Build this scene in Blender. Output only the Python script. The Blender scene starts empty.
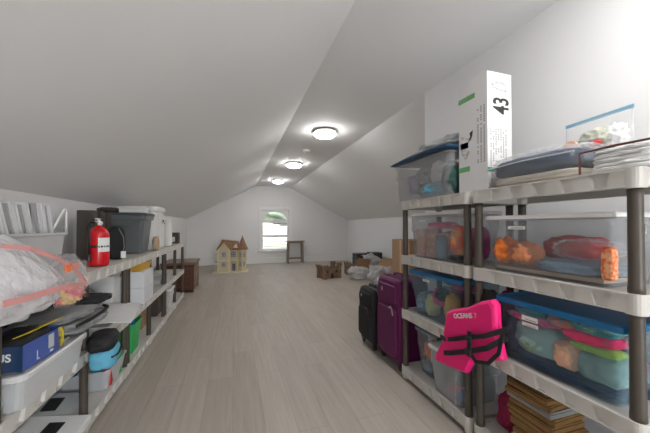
import bpy, bmesh, math, random
from mathutils import Vector, Matrix, noise
random.seed(7)
S = bpy.context.scene
COL = S.collection
PI = math.pi

# ------------------------------------------------------------------ materials
def nd(nt, t, **k):
    n = nt.nodes.new(t)
    for a, b in k.items():
        if a in n.inputs: n.inputs[a].default_value = b
        else: setattr(n, a, b)
    return n
MATS = {}
def mat(name, c, rough=.6, metal=0., var=.08, scale=12., bump=.05, c2=None, stretch=(1,1,1), sheen=0, wave=None):
    if name in MATS: return MATS[name]
    m = bpy.data.materials.new(name); m.use_nodes = True; nt = m.node_tree
    b = nt.nodes['Principled BSDF']; b.inputs['Roughness'].default_value = rough; b.inputs['Metallic'].default_value = metal
    tc = nd(nt, 'ShaderNodeTexCoord'); mp = nd(nt, 'ShaderNodeMapping'); mp.inputs['Scale'].default_value = stretch
    nt.links.new(tc.outputs['Object'], mp.inputs['Vector'])
    no = nd(nt, 'ShaderNodeTexNoise', Scale=scale, Detail=4.); nt.links.new(mp.outputs[0], no.inputs['Vector'])
    mix = nd(nt, 'ShaderNodeMix', data_type='RGBA')
    if c2 is None:
        a = [max(0, x*(1-var)) for x in c]; d = [min(1, x*(1+var)) for x in c]
        nt.links.new(no.outputs['Fac'], mix.inputs[0])
    else:
        a, d = c, c2
        r = nd(nt, 'ShaderNodeValToRGB'); r.color_ramp.elements[0].position = .42; r.color_ramp.elements[1].position = .58
        nt.links.new(no.outputs['Fac'], r.inputs[0]); nt.links.new(r.outputs[0], mix.inputs[0])
    if wave:
        w = nd(nt, 'ShaderNodeTexWave', Scale=wave, Distortion=1.); nt.links.new(mp.outputs[0], w.inputs['Vector']); nt.links.new(w.outputs['Fac'], mix.inputs[0])
    mix.inputs[6].default_value = (*a, 1); mix.inputs[7].default_value = (*d, 1)
    nt.links.new(mix.outputs[2], b.inputs['Base Color'])
    if bump:
        bp = nd(nt, 'ShaderNodeBump', Strength=bump, Distance=.01); nt.links.new(no.outputs['Fac'], bp.inputs['Height']); nt.links.new(bp.outputs[0], b.inputs['Normal'])
    MATS[name] = m; return m
def clear(name, c, op=.25, rough=.25, bump=0., scale=25.):
    """translucent plastic: part see-through, part milky body"""
    if name in MATS: return MATS[name]
    m = bpy.data.materials.new(name); m.use_nodes = True; nt = m.node_tree
    b = nt.nodes['Principled BSDF']; b.inputs['Roughness'].default_value = rough; b.inputs['Base Color'].default_value = (*c, 1)
    t = nd(nt, 'ShaderNodeBsdfTransparent'); mx = nd(nt, 'ShaderNodeMixShader')
    tint = [1-(1-x)*.15 for x in c]; t.inputs[0].default_value = (*tint, 1)
    fr = nd(nt, 'ShaderNodeLayerWeight', Blend=.25); ma = nd(nt, 'ShaderNodeMath', operation='MULTIPLY_ADD')
    ma.inputs[1].default_value = .45; ma.inputs[2].default_value = op; ma.use_clamp = True
    nt.links.new(fr.outputs['Facing'], ma.inputs[0])
    if bump:
        tc = nd(nt, 'ShaderNodeTexCoord'); no = nd(nt, 'ShaderNodeTexNoise', Scale=scale, Detail=5.); nt.links.new(tc.outputs['Object'], no.inputs['Vector'])
        bp = nd(nt, 'ShaderNodeBump', Strength=bump, Distance=.03); nt.links.new(no.outputs['Fac'], bp.inputs['Height']); nt.links.new(bp.outputs[0], b.inputs['Normal'])
    nt.links.new(ma.outputs[0], mx.inputs[0]); nt.links.new(t.outputs[0], mx.inputs[1]); nt.links.new(b.outputs[0], mx.inputs[2])
    nt.links.new(mx.outputs[0], nt.nodes['Material Output'].inputs[0]); MATS[name] = m; return m
def emit(name, c, s):
    m = bpy.data.materials.new(name); m.use_nodes = True; nt = m.node_tree; b = nt.nodes['Principled BSDF']
    b.inputs['Base Color'].default_value = (*c, 1); b.inputs['Emission Color'].default_value = (*c, 1); b.inputs['Emission Strength'].default_value = s
    return m
WALL = mat('white_wall_paint', (.78,.78,.785), .75, var=.01, scale=3, bump=.02)
CEIL = mat('white_ceiling_paint', (.84,.84,.845), .8, var=.01, scale=3, bump=.02)
TRIM = mat('white_gloss_trim', (.80,.80,.80), .4, var=.01, scale=3, bump=.0)
SHELF = mat('off_white_resin', (.57,.545,.51), .5, var=.04, scale=6, bump=.02)
POST = mat('taupe_resin_post', (.070,.055,.043), .45, var=.03, scale=8, bump=.02)
WHITE = mat('white_plastic', (.78,.78,.78), .4, var=.02)
PAPER = mat('white_paper', (.78,.78,.77), .8, var=.03)
BLACK = mat('black_fabric', (.014,.014,.016), .8, var=.3)
BLACKP = mat('black_plastic', (.02,.02,.022), .4, var=.2)
GREYF = mat('grey_fabric', (.20,.20,.205), .85, var=.15, scale=60)
DGREY = mat('dark_grey_tote_plastic', (.125,.138,.148), .42, var=.04)
RED = mat('red_enamel', (.62,.012,.02), .25, var=.04, bump=0)
STEEL = mat('brushed_steel', (.55,.54,.52), .3, 1., var=.05)
BRASS = mat('brass', (.6,.42,.15), .3, 1.)
CARD = mat('brown_cardboard', (.33,.20,.115), .85, var=.1, scale=20)
CARDD = mat('printed_castle_cardboard', (.27,.18,.12), .85, c2=(.20,.125,.08), scale=16)
WOODR = mat('red_brown_chest_wood', (.115,.038,.018), .4, var=.35, scale=9, stretch=(1,1,6))
WOODL = mat('worn_light_brown_wood', (.26,.205,.16), .6, var=.2, scale=12)
MAG = mat('magenta_suitcase_cloth', (.12,.002,.075), .6, var=.12, scale=40)
PINK = mat('hot_pink_nylon', (.88,.008,.19), .5, var=.05, scale=20, bump=.1)
NAVY = mat('navy_fleece', (.022,.045,.085), .9, var=.2, scale=50)
CREAM = mat('cream_blanket', (.62,.56,.47), .9, var=.06, scale=50)
BLUEL = mat('blue_lid_plastic', (.006,.135,.33), .35, var=.05)
BLUE = mat('bright_blue_plastic', (.02,.16,.55), .4)
GREEN = mat('green_plastic', (.02,.42,.10), .4)
GTAPE = mat('green_tape', (.16,.40,.16), .6)
LBLUE = mat('light_blue_fabric', (.12,.42,.60), .7, var=.1, scale=30)
YEL = mat('mustard_yellow_plastic', (.62,.36,.04), .5)
TAN = mat('tan_paper', (.50,.36,.24), .85)
ORANGE = mat('orange_cloth', (.80,.20,.035), .8, var=.15, scale=30, bump=.3)
REDC = mat('red_cloth', (.50,.03,.035), .85, var=.15, scale=30, bump=.3)
TEAL = mat('teal_cloth', (.02,.28,.33), .85, c2=(.05,.40,.42), scale=18, bump=.3)
ROSE = mat('pink_print_cloth', (.62,.06,.20), .85, c2=(.70,.20,.32), scale=30, bump=.3)
MINT = mat('pale_mint_cloth', (.36,.56,.50), .85, c2=(.40,.58,.54), scale=10, bump=.3)
LIME = mat('lime_cloth', (.38,.62,.10), .85, var=.1, scale=30, bump=.3)
PEACH = mat('peach_cloth', (.72,.42,.28), .85, var=.1, scale=30, bump=.3)
CORAL = mat('coral_print_cloth', (.80,.18,.13), .85, c2=(.10,.38,.36), scale=22, bump=.3)
LILAC = mat('lilac_plastic', (.36,.34,.52), .5)
GREYC = mat('blue_grey_cloth', (.20,.26,.33), .85, var=.2, scale=25, bump=.3)
FUZZ = mat('brown_fuzzy_cloth', (.09,.065,.055), .95, var=.4, scale=60, bump=.6)
GOLD = mat('worn_gold_frame', (.24,.13,.045), .45, .3, var=.25, scale=30)
DRED = mat('dark_oxblood_board', (.10,.02,.015), .5, var=.2)
PGREY = mat('pale_grey_plastic', (.50,.53,.53), .5, var=.04)
SILV = mat('grey_album_board', (.22,.21,.20), .5, var=.2)
CLR = clear('clear_bin_plastic', (.50,.52,.55), .07, .22)
CLRW = clear('milky_bin_plastic', (.78,.79,.80), .42, .35)
CLRB = clear('blue_tinted_bin_plastic', (.34,.48,.56), .04, .2)
BAG = clear('clear_bag_film', (.86,.87,.90), .10, .18, .9, 22.)
BAGM = clear('milky_bag_film', (.88,.88,.90), .40, .2, .9, 16.)
BAGZ = clear('zip_bag_film', (.90,.91,.93), .06, .15, .5, 18.)
GLASS = clear('window_glass', (.9,.95,.95), .04, .05)

# ------------------------------------------------------------------ mesh helpers
def new(): return bmesh.new()
def obj(name, bm, m, parent=None, smooth=False, loc=(0,0,0), rz=0, bevel=0, sub=0, mats=None):
    bmesh.ops.recalc_face_normals(bm, faces=bm.faces)
    me = bpy.data.meshes.new(name); bm.to_mesh(me); bm.free()
    me.materials.append(m)
    for x in (mats or []): me.materials.append(x)
    if smooth:
        for p in me.polygons: p.use_smooth = True
    o = bpy.data.objects.new(name, me); COL.objects.link(o); o.location = loc; o.rotation_euler = (0,0,rz)
    if parent: o.parent = parent
    if bevel:
        b = o.modifiers.new('bevel', 'BEVEL'); b.width = bevel; b.segments = 2; b.limit_method = 'ANGLE'; b.angle_limit = math.radians(40)
    if sub:
        s = o.modifiers.new('sub', 'SUBSURF'); s.levels = s.render_levels = sub
    return o
def tag(o, label, cat, group=None, kind=None):
    o['label'] = label; o['category'] = cat
    if group: o['group'] = group
    if kind: o['kind'] = kind
    return o
def thing(name, label, cat, loc=(0,0,0), rz=0, group=None):
    o = bpy.data.objects.new(name, None); COL.objects.link(o); o.location = loc; o.rotation_euler = (0,0,rz)
    o.empty_display_size = .05
    return tag(o, label, cat, group)
def struct(o, label=None):
    o['kind'] = 'structure'
    if label: o['label'] = label
    return o
def box(bm, x0, x1, y0, y1, z0, z1, M=None, mi=0):
    vs = [bm.verts.new(v) for v in ((x0,y0,z0),(x1,y0,z0),(x1,y1,z0),(x0,y1,z0),(x0,y0,z1),(x1,y0,z1),(x1,y1,z1),(x0,y1,z1))]
    if M:
        for v in vs: v.co = M @ v.co
    for f in ((0,3,2,1),(4,5,6,7),(0,1,5,4),(1,2,6,5),(2,3,7,6),(3,0,4,7)):
        fc = bm.faces.new([vs[i] for i in f]); fc.material_index = mi
    return bm
def loft(bm, rings, cap=(True, True), mi=0):
    R = [[bm.verts.new(p) for p in r] for r in rings]
    n = len(R[0])
    for a, b in zip(R, R[1:]):
        for i in range(n):
            f = bm.faces.new((a[i], a[(i+1)%n], b[(i+1)%n], b[i])); f.material_index = mi
    if cap[0]: bm.faces.new(R[0][::-1]).material_index = mi
    if cap[1]: bm.faces.new(R[-1]).material_index = mi
    return bm
def rr(w, d, r, z, n=5, cx=0, cy=0):
    """rounded rectangle ring"""
    out = []
    r = min(r, w/2-.001, d/2-.001)
    for k, (sx, sy) in enumerate(((1,1),(-1,1),(-1,-1),(1,-1))):
        for i in range(n):
            a = k*PI/2 + i/(n-1)*PI/2
            out.append((cx+sx*(w/2-r)+r*math.cos(a), cy+sy*(d/2-r)+r*math.sin(a), z))
    return out
def lathe(bm, prof, n=24, c=(0,0), cap=(True, True), mi=0):
    return loft(bm, [[(c[0]+r*math.cos(2*PI*i/n), c[1]+r*math.sin(2*PI*i/n), z) for i in range(n)] for r, z in prof], cap, mi)
def tube(bm, pts, r, n=8, closed=False, mi=0):
    pts = [Vector(p) for p in pts]; rings = []
    for i, p in enumerate(pts):
        a = pts[max(i-1,0)]; b = pts[min(i+1,len(pts)-1)]; t = (b-a).normalized()
        up = Vector((0,0,1)) if abs(t.z) < .9 else Vector((1,0,0))
        u = t.cross(up).normalized(); v = t.cross(u)
        rings.append([tuple(p + r*(math.cos(2*PI*k/n)*u + math.sin(2*PI*k/n)*v)) for k in range(n)])
    return loft(bm, rings, mi=mi)
def prism(bm, poly, axis, a, b, mi=0):
    """extrude 2D polygon along axis between a and b.  axis x: poly=(y,z); y: (x,z); z: (x,y)"""
    def P(p, t):
        return {'x':(t,p[0],p[1]), 'y':(p[0],t,p[1]), 'z':(p[0],p[1],t)}[axis]
    return loft(bm, [[P(p,a) for p in poly],[P(p,b) for p in poly]], mi=mi)
def strap(bm, pts, w, t, axis=Vector((0,0,1))):
    """flat ribbon of width w along direction 'axis', thickness t, following pts"""
    pts = [Vector(p) for p in pts]; rings = []
    for i, p in enumerate(pts):
        d = (pts[min(i+1,len(pts)-1)] - pts[max(i-1,0)]).normalized(); ax = (axis - d*axis.dot(d)).normalized(); nn = d.cross(ax)
        rings.append([tuple(p+ax*w/2+nn*t/2), tuple(p-ax*w/2+nn*t/2), tuple(p-ax*w/2-nn*t/2), tuple(p+ax*w/2-nn*t/2)])
    return loft(bm, rings)
def blob(sx, sy, sz, p=3., seed=0, amp=.08, freq=3., sub=4, base=True):
    """crumpled soft body: superellipsoid with folds, base at z=0 unless base=False"""
    bm = new(); bmesh.ops.create_icosphere(bm, subdivisions=sub, radius=1)
    off = Vector((seed*7.3, seed*3.1, seed*1.7))
    for v in bm.verts:
        n = v.co.normalized()
        r = 1/(abs(n.x)**p+abs(n.y)**p+abs(n.z)**p)**(1/p)
        k = noise.fractal(n*freq+off, 1., 2., 4)
        ridge = 1-abs(noise.noise(n*freq*1.7+off))*2
        q = n*r*(1+amp*k+amp*.5*ridge-amp*.5)
        v.co = Vector((q.x*sx/2, q.y*sy/2, q.z*sz/2))
    if base:
        z0 = min(v.co.z for v in bm.verts); lim = z0 + sz*.06
        for v in bm.verts: v.co.z = max(v.co.z, lim) - lim
    return bm
def soft(name, m, size, loc, label, cat, rz=0, p=3., seed=0, amp=.08, freq=3., sub=4, group=None, tilt=0):
    o = obj(name, blob(*size, p=p, seed=seed, amp=amp, freq=freq, sub=sub), m, None, True, loc, rz)
    o.rotation_euler.y = tilt
    return tag(o, label, cat, group)
def text(s, size, m, parent, loc, rot, name='lettering', ext=.0006, align='CENTER'):
    c = bpy.data.curves.new('t', 'FONT'); c.body = s; c.size = size; c.extrude = ext; c.align_x = align; c.align_y = 'CENTER'
    c.offset = size*.02
    t = bpy.data.objects.new('t', c); COL.objects.link(t)
    bpy.context.view_layer.update()
    me = bpy.data.meshes.new_from_object(t.evaluated_get(bpy.context.evaluated_depsgraph_get()))
    bpy.data.objects.remove(t); me.materials.clear(); me.materials.append(m)
    o = bpy.data.objects.new(name, me); COL.objects.link(o); o.parent = parent; o.location = loc; o.rotation_euler = rot
    return o

# ------------------------------------------------------------------ room
XL, XR, XW = -1.35, 3.85, 1.80      # left knee wall, right knee wall, near right wall
SL, SR = .67, 1.80                  # flat ceiling strip
ZC, ZK, YB, YF, YC = 2.52, 1.43, 9.6, -3.0, 2.42
def planks():
    m = bpy.data.materials.new('pale_wood_plank_floor'); m.use_nodes = True; nt = m.node_tree; b = nt.nodes['Principled BSDF']
    tc = nd(nt, 'ShaderNodeTexCoord'); mp = nd(nt, 'ShaderNodeMapping'); mp.inputs['Rotation'].default_value = (0,0,PI/2)
    nt.links.new(tc.outputs['Object'], mp.inputs[0])
    br = nd(nt, 'ShaderNodeTexBrick', Scale=1., **{'Mortar Size':.0016, 'Mortar Smooth':.3, 'Brick Width':1.22, 'Row Height':.185, 'Bias':0.})
    br.offset = .37
    br.inputs['Color1'].default_value = (.40,.355,.305,1); br.inputs['Color2'].default_value = (.45,.405,.35,1); br.inputs['Mortar'].default_value = (.30,.265,.225,1)
    nt.links.new(mp.outputs[0], br.inputs[0])
    m2 = nd(nt, 'ShaderNodeMapping'); m2.inputs['Scale'].default_value = (14,.9,1); nt.links.new(tc.outputs['Object'], m2.inputs[0])
    no = nd(nt, 'ShaderNodeTexNoise', Scale=2.2, Detail=7., Roughness=.6, Distortion=.5); nt.links.new(m2.outputs[0], no.inputs[0])
    n3 = nd(nt, 'ShaderNodeTexNoise', Scale=1.4, Detail=3.); nt.links.new(m2.outputs[0], n3.inputs[0])
    rp = nd(nt, 'ShaderNodeValToRGB'); rp.color_ramp.elements[0].position=.3; rp.color_ramp.elements[1].position=.7
    rp.color_ramp.elements[0].color=(.88,.875,.865,1); rp.color_ramp.elements[1].color=(1.06,1.06,1.06,1); nt.links.new(no.outputs['Fac'], rp.inputs[0])
    mx = nd(nt, 'ShaderNodeMix', data_type='RGBA', blend_type='MULTIPLY'); mx.inputs[0].default_value = 1
    nt.links.new(br.outputs['Color'], mx.inputs[6]); nt.links.new(rp.outputs[0], mx.inputs[7]); nt.links.new(mx.outputs[2], b.inputs['Base Color'])
    b.inputs['Roughness'].default_value = .52; b.inputs['Specular IOR Level'].default_value = .4
    bp = nd(nt, 'ShaderNodeBump', Strength=.06, Distance=.003); nt.links.new(no.outputs['Fac'], bp.inputs['Height']); nt.links.new(bp.outputs[0], b.inputs['Normal'])
    return m
struct(obj('floor', box(new(), XL-.1, XR+.1, YF-.1, YB+.1, -.1, 0), planks()))
bm = new()
prism(bm, [(SL,ZC),(SL,ZC+.12),(SR,ZC+.12),(SR,ZC)], 'y', YF, YB)
prism(bm, [(XL-.1,ZK-.055),(XL-.1,ZK+.1),(SL,ZC+.12),(SL,ZC)], 'y', YF, YB)
prism(bm, [(SR,ZC),(SR,ZC+.12),(XR+.1,ZK+.1),(XR+.1,ZK-.051)], 'y', YC, YB)
struct(obj('ceiling', bm, CEIL))
struct(obj('wall_left', prism(new(), [(XL-.1,0),(XL,0),(XL,ZK),(XL-.1,ZK-.054)], 'y', YF, YB), WALL))
struct(obj('wall_right', box(new(), XW, XW+.12, YF, YC-.1, 0, ZC), WALL))
struct(obj('wall_right_return', prism(new(), [(XW,0),(XW,ZC),(XR,ZK),(XR,0)], 'y', YC-.1, YC), WALL))
struct(obj('wall_right_far', prism(new(), [(XR+.1,0),(XR,0),(XR,ZK),(XR+.1,ZK-.053)], 'y', YC, YB), WALL))
WX0, WX1, WZ0, WZ1 = .86, 1.75, .42, 1.74
def gable(name, y0, y1):
    zl = lambda x: ZK + (x-XL)*(ZC-ZK)/(SL-XL)
    zr = lambda x: ZC if x < SR else ZC - (x-SR)*(ZC-ZK)/(XR-SR)
    bm = new()
    prism(bm, [(XL,0),(WX0,0),(WX0,ZC+.05),(SL,ZC+.05),(XL,ZK+.05)], 'y', y0, y1)
    prism(bm, [(WX1,0),(XR,0),(XR,ZK+.05),(SR,ZC+.05),(WX1,ZC+.05)], 'y', y0, y1)
    prism(bm, [(WX0,0),(WX1,0),(WX1,WZ0),(WX0,WZ0)], 'y', y0, y1)
    prism(bm, [(WX0,WZ1),(WX1,WZ1),(WX1,ZC+.05),(WX0,ZC+.05)], 'y', y0, y1)
    return struct(obj(name, bm, WALL))
gable('wall_back', YB, YB+.12)
gable('wall_front', YF-.12, YF)
def window(name, y, s):
    """s=-1: room lies at smaller y.  sash window with arched fanlight on top"""
    bm = new()
    def B(x0,x1,a,b,z0,z1):
        box(bm, x0, x1, min(y+s*a,y+s*b), max(y+s*a,y+s*b), z0, z1)
    B(WX0-.09, WX0, 0, .025, WZ0-.02, WZ1+.09); B(WX1, WX1+.09, 0, .025, WZ0-.02, WZ1+.09); B(WX0, WX1, 0, .025, WZ1, WZ1+.09)
    B(WX0-.11, WX1+.11, 0, .06, WZ0-.045, WZ0-.005); B(WX0-.09, WX1+.09, 0, .02, WZ0-.11, WZ0-.045)
    o = struct(obj(name, bm, TRIM, bevel=.004), None)
    f = new(); t = .05
    def F(x0,x1,a,b,z0,z1): box(f, x0, x1, min(y+s*a,y+s*b), max(y+s*a,y+s*b), z0, z1)
    zt = WZ1-.37; zm = (WZ0+zt)/2
    F(WX0, WX0+t, -.07, -.02, WZ0, WZ1); F(WX1-t, WX1, -.07, -.02, WZ0, WZ1)
    F(WX0+t, WX1-t, -.07, -.02, WZ0, WZ0+t); F(WX0+t, WX1-t, -.07, -.02, zm-.025, zm+.025); F(WX0+t, WX1-t, -.07, -.015, zt-.03, zt+.04)
    # spandrel above the arch
    cx = (WX0+WX1)/2; w = (WX1-WX0)/2-t; h = .29; zb = zt+.04; n = 14
    arc = [(cx+(w-.03)*math.cos(PI*i/n), zb+h*math.sin(PI*i/n)) for i in range(n+1)]
    top = [(cx+w-2*w*i/n, WZ1) for i in range(n+1)]
    for i in range(n):
        prism(f, [arc[i], top[i], top[i+1], arc[i+1]], 'y', y-s*.02, y-s*.07)
    prism(f, [(cx+w,zb),(cx+w,WZ1),arc[0]], 'y', y-s*.02, y-s*.07); prism(f, [(cx-w,zb),arc[-1],(cx-w,WZ1)], 'y', y-s*.02, y-s*.07)
    obj('window_frame', f, TRIM, o)
    g = new(); yy = y-s*.045
    box(g, WX0+t, WX1-t, yy-.003, yy+.003, WZ0+t, WZ1-.02); obj('window_glass', g, GLASS, o)
    return o
window('window_1', YB, -1); window('rear_fill_window', YF, 1)  # the second, unseen window is invented to let the fill light in
# slatted blind over the two sashes, outside view of a neighbour's siding stays bright
bl = new()
for i in range(17):
    z = WZ0+.06+i*.052
    box(bl, WX0+.055, WX1-.055, YB+.012, YB+.018, z, z+.03)
BL = thing('window_blind', 'white slatted blind in the lower part of the far window', 'blind', ((WX0+WX1)/2, YB+.015, WZ0+.05))
obj('slats', bl, WHITE, BL).matrix_parent_inverse = Matrix.Translation(BL.location).inverted()
def base(name, x0,x1,y0,y1,h=.18):
    bm = new(); box(bm,x0,x1,y0,y1,0,h)
    struct(obj(name,bm,TRIM,bevel=.004))
base('baseboard_back', XL+.014, XR-.014, YB-.014, YB); base('baseboard_left', XL, XL+.014, YF, YB); base('baseboard_right', XR-.014, XR, YC, YB)
struct(obj('trim_1', box(new(), XL+.014, XR-.014, YB-.012, YB, .27, .30), TRIM))

# ceiling lamps
EM = emit('lit_frosted_diffuser', (1.,.985,.965), 19.)
for i,(y,lab) in enumerate(((3.78,'nearest lit round flush ceiling lamp, the largest one in view'),(5.92,'middle lit round flush ceiling lamp between the largest and the smallest'),(8.2,'farthest lit round flush ceiling lamp close to the end wall'),(.45,'lit round flush ceiling lamp overhead, in front of the nearest visible one'),(-1.3,'added unseen round flush ceiling lamp behind the viewpoint, for fill light'))):  # last lamp is added out of view to brighten the room
    t = thing('ceiling_lamp', lab, 'lamp', (1.19,y,ZC), group='flush lamps along the ceiling strip')
    obj('lamp_base', lathe(new(), [(.150,-.001),(.165,-.010),(.165,-.030),(.152,-.036)], 32), STEEL, t, True)
    obj('lamp_shade', lathe(new(), [(.146,-.0365),(.148,-.055),(.125,-.078),(.07,-.092),(.0,-.096)][:4], 32), EM, t, True)
t = thing('smoke_detector', 'small white round smoke detector between two ceiling lamps', 'smoke detector', (1.19,4.82,ZC))
obj('detector_base', lathe(new(), [(.062,-.001),(.066,-.012),(.064,-.018)], 24), WHITE, t, True)
obj('detector_cover', lathe(new(), [(.055,-.0185),(.052,-.034),(.025,-.042)], 24), WHITE, t, True)

# ------------------------------------------------------------------ shelving units
def rim(bm, a, b, n, zt, h, out, inset=.0125):
    """moulded shelf edge from a to b (xy) with slanted recesses. out: outward normal"""
    a = Vector(a); b = Vector(b); L = (b-a).length; d = (b-a)/L; out = Vector(out)
    T = .017; topo = []; boto = []
    def add(s, st, o):
        topo.append(a+d*s+out*o)
        boto.append(a+d*st+out*o)
    e = .05; seg = (L-2*e)/n
    add(0,0,0)
    for i in range(n):
        s0 = e+i*seg
        add(s0+.02*seg, s0+.12*seg, 0); add(s0+.06*seg, s0+.17*seg, -inset); add(s0+.56*seg, s0+.42*seg, -inset); add(s0+.60*seg, s0+.46*seg, 0)
    add(L,L,0)
    rt = [tuple((*p, zt-.008)) for p in topo] + [tuple((*(a+d*L-out*T), zt-.008)), tuple((*(a-out*T), zt-.008))]
    rb = [tuple((*p, zt-h+.005)) for p in boto] + [tuple((*(a+d*L-out*T), zt-h+.005)), tuple((*(a-out*T), zt-h+.005))]
    loft(bm, [rb, rt])
    for z0, z1, o in ((zt-.008, zt, .002), (zt-h, zt-h+.005, .002)):
        p = [a+out*o, b+out*o, b-out*T, a-out*T]
        loft(bm, [[(*q, z0) for q in p], [(*q, z1) for q in p]])
def shelf_mesh(x0, x1, y0, y1, zt, h, nlong, front):
    bm = new(); c = .03
    rim(bm, (front, y0+c), (front, y1-c), nlong, zt, h, (-1 if front == x0 else 1, 0))
    bk = x1 if front == x0 else x0
    rim(bm, (bk, y0+c), (bk, y1-c), nlong, zt, h, (1 if front == x0 else -1, 0))
    rim(bm, (x0+c, y0), (x1-c, y0), 3, zt, h, (0,-1)); rim(bm, (x0+c, y1), (x1-c, y1), 3, zt, h, (0,1))
    box(bm, x0+.01, x1-.01, y0+.01, y1-.01, zt-.016, zt-.004)
    for k in range(1,4):
        xx = x0+(x1-x0)*k/4; box(bm, xx-.004, xx+.004, y0+.015, y1-.015, zt-.04, zt-.016)
    return bm
def unit(label, x0, x1, y0, y1, levels, front, ys, group, h=.066, nl=5, pr=.0215, tilt=0.):
    t = thing('shelving_unit', label, 'shelving unit', ((x0+x1)/2, (y0+y1)/2, 0), group=group)
    T = Matrix.Translation(Vector(t.location)).inverted()
    posts = [(x, y) for x in (x0+.026, x1-.026) for y in ys]
    for z in levels:
        o = obj('shelf', shelf_mesh(x0, x1, y0, y1, z, h, nl, front), SHELF, t)
        o.matrix_parent_inverse = T
        for x, y in posts:
            obj('post_collar', loft(new(), [rr(.056,.056,.024,z-h-.004,cx=x,cy=y), rr(.058,.058,.024,z+.001,cx=x,cy=y)]), SHELF, o)
    for x, y in posts:
        bm = new(); lv = sorted(levels)
        for z0, z1 in zip(lv, lv[1:]):
            q = pr
            lathe(bm, [(q*1.05,z0+.001),(q*1.05,z0+.02),(q,z0+.03),(q*.94,z1-h-.03),(q*.98,z1-h-.004)], 16, (x,y))
        o = obj('post', bm, POST, t, True); o.matrix_parent_inverse = T
    for x, y in posts:
        o = obj('foot', lathe(new(), [(.02,0),(.024,.01),(.024,lv[0]-h)], 12, (x,y)), SHELF, t); o.matrix_parent_inverse = T
    return t
X0, X1 = 1.28, 1.655
RL = [.102, .545, .972, 1.40]
unit('off-white four-tier shelving unit with brown posts, beside the magenta suitcase', X0, X1, 1.338, 2.035, RL, X0, (1.364, 2.009), None)
unit('off-white four-tier shelving unit with brown posts at the right, nearest to the viewer', X0, X1, .595, 1.308, RL, X0, (.621, 1.282), None)
LX0, LX1 = -1.22, -.80
LL = [.092, .485, .932]
unit('low three-tier shelving unit on the left holding the red fire extinguisher and drawstring bag', LX0, LX1, 1.335, 2.70, LL, LX1, (1.361, 2.03, 2.674), None, nl=9)
unit('low three-tier shelving unit on the left holding the grey tote and yellow tray', LX0, LX1, 2.71, 4.04, LL, LX1, (2.736, 3.375, 4.014), None, nl=9)
unit('three-tier shelving unit ending the left row, before the wooden chest', LX0, LX1, 4.05, 5.40, LL, LX1, (4.076, 4.72, 5.374), None, nl=9)
E2=None
D1, D2, D3, D4 = RL[0]-.003, RL[1]-.003, RL[2]-.003, RL[3]+.002
L1, L2, L3 = LL[0]-.003, LL[1]-.003, LL[2]+.002

# ------------------------------------------------------------------ storage bins
def bin_(name, label, cat, cx, cy, z, w, d, h, body=CLR, lid=WHITE, taper=.92, rz=0, lidh=.02, ridge=True, over=.012, group=None, sticker=None, latch=None, rimz=None):
    t = thing(name, label, cat, (cx,cy,z), rz, group)
    bm = new(); hb = h-lidh; r = .035; th = .003
    W = lambda k: (taper+(1-taper)*k)
    prof = [(0,-.012),(.006,-.002)] + ([(.62,0),(.63,.006)] if ridge else []) + [(.955,.0),(.96,.010),(1,.010)]
    rings = []
    for k, e in prof:
        rings.append(rr(w*W(k)-2*over+2*e*1, d*W(k)-2*over+2*e, r, hb*k))
    inner = [(1,-th),(.02,-th-.004)]
    for k, e in inner: rings.append(rr(w*W(k)-2*over+2*e, d*W(k)-2*over+2*e, r-.004, max(hb*k, .004)))
    loft(bm, rings); obj('bin_body', bm, body, t, False, bevel=0)
    if lid:
        bm = new()
        loft(bm, [rr(w-.004,d-.004,r,hb+.0005), rr(w,d,r+.004,hb+.003), rr(w,d,r+.004,h-.006), rr(w-.01,d-.01,r,h), rr(w-.04,d-.04,r-.006,h), rr(w-.05,d-.05,r-.008,h-.006)])
        obj('bin_lid', bm, lid, t)
    if latch:
        for sy in (-.28,.28):
            bm = new(); box(bm, -w/2-.012, -w/2+.0, sy*d-.03, sy*d+.03, hb*.72, h-.004); obj('latch', bm, latch, t, bevel=.003)
    return t
def sticker(t, x, y, z, dy, dz, m=PAPER, side=-1, marks=2):
    o = obj('sticker', box(new(), min(x,x+side*.0012), max(x,x+side*.0012), y-dy/2, y+dy/2, z-dz/2, z+dz/2), m, t)
    if marks:
        bm = new()
        for k in range(marks): box(bm, min(x+side*.0013,x+side*.0018), max(x+side*.0013,x+side*.0018), y-dy*.38, y+dy*.3, z-dz*.28+k*dz*.35, z-dz*.14+k*dz*.35)
        obj('print', bm, SILV, o)
XC = (X0+X1)/2
# --- right, second shelf, big clear bin with white lid
b = bin_('storage_bin', 'large clear storage bin with flat white lid, orange and red cloth inside, nearest right unit', 'storage bin', XC+.005, .968, D3, .34, .575, .286, CLR, WHITE)
sticker(b, -.166, .09, .225, .09, .016)
sticker(b, .0, -.284, .22, .03, .03)
obj('inner_board', box(new(), -.13,.13,-.235,.235,.012,.028), TAN, b)
soft('plush_toy', ORANGE, (.14,.13,.14), (1.37,1.155,D3+.042), 'orange crumpled plush at the left inside the large white-lidded bin', 'toy', seed=1, p=2, amp=.3, freq=2.5)
soft('plush_toy', mat('pale_orange_cloth',(.85,.33,.16),.8,var=.15,scale=14,bump=.3), (.13,.13,.12), (1.37,1.045,D3+.042), 'pale orange crumpled plush second from the left inside the large white-lidded bin', 'toy', seed=2, p=2, amp=.3, freq=2.5)
soft('folded_shirt', REDC, (.16,.24,.12), (1.50,.92,D3+.07), 'red folded shirt at the back of the large white-lidded bin', 'shirt', seed=3, p=3, amp=.15)
soft('folded_sheet', GREYC, (.20,.29,.06), (1.42,.86,D3+.03), 'blue-grey folded sheet under a clear bag in the large white-lidded bin', 'sheet', seed=4, p=4, amp=.08)
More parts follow.
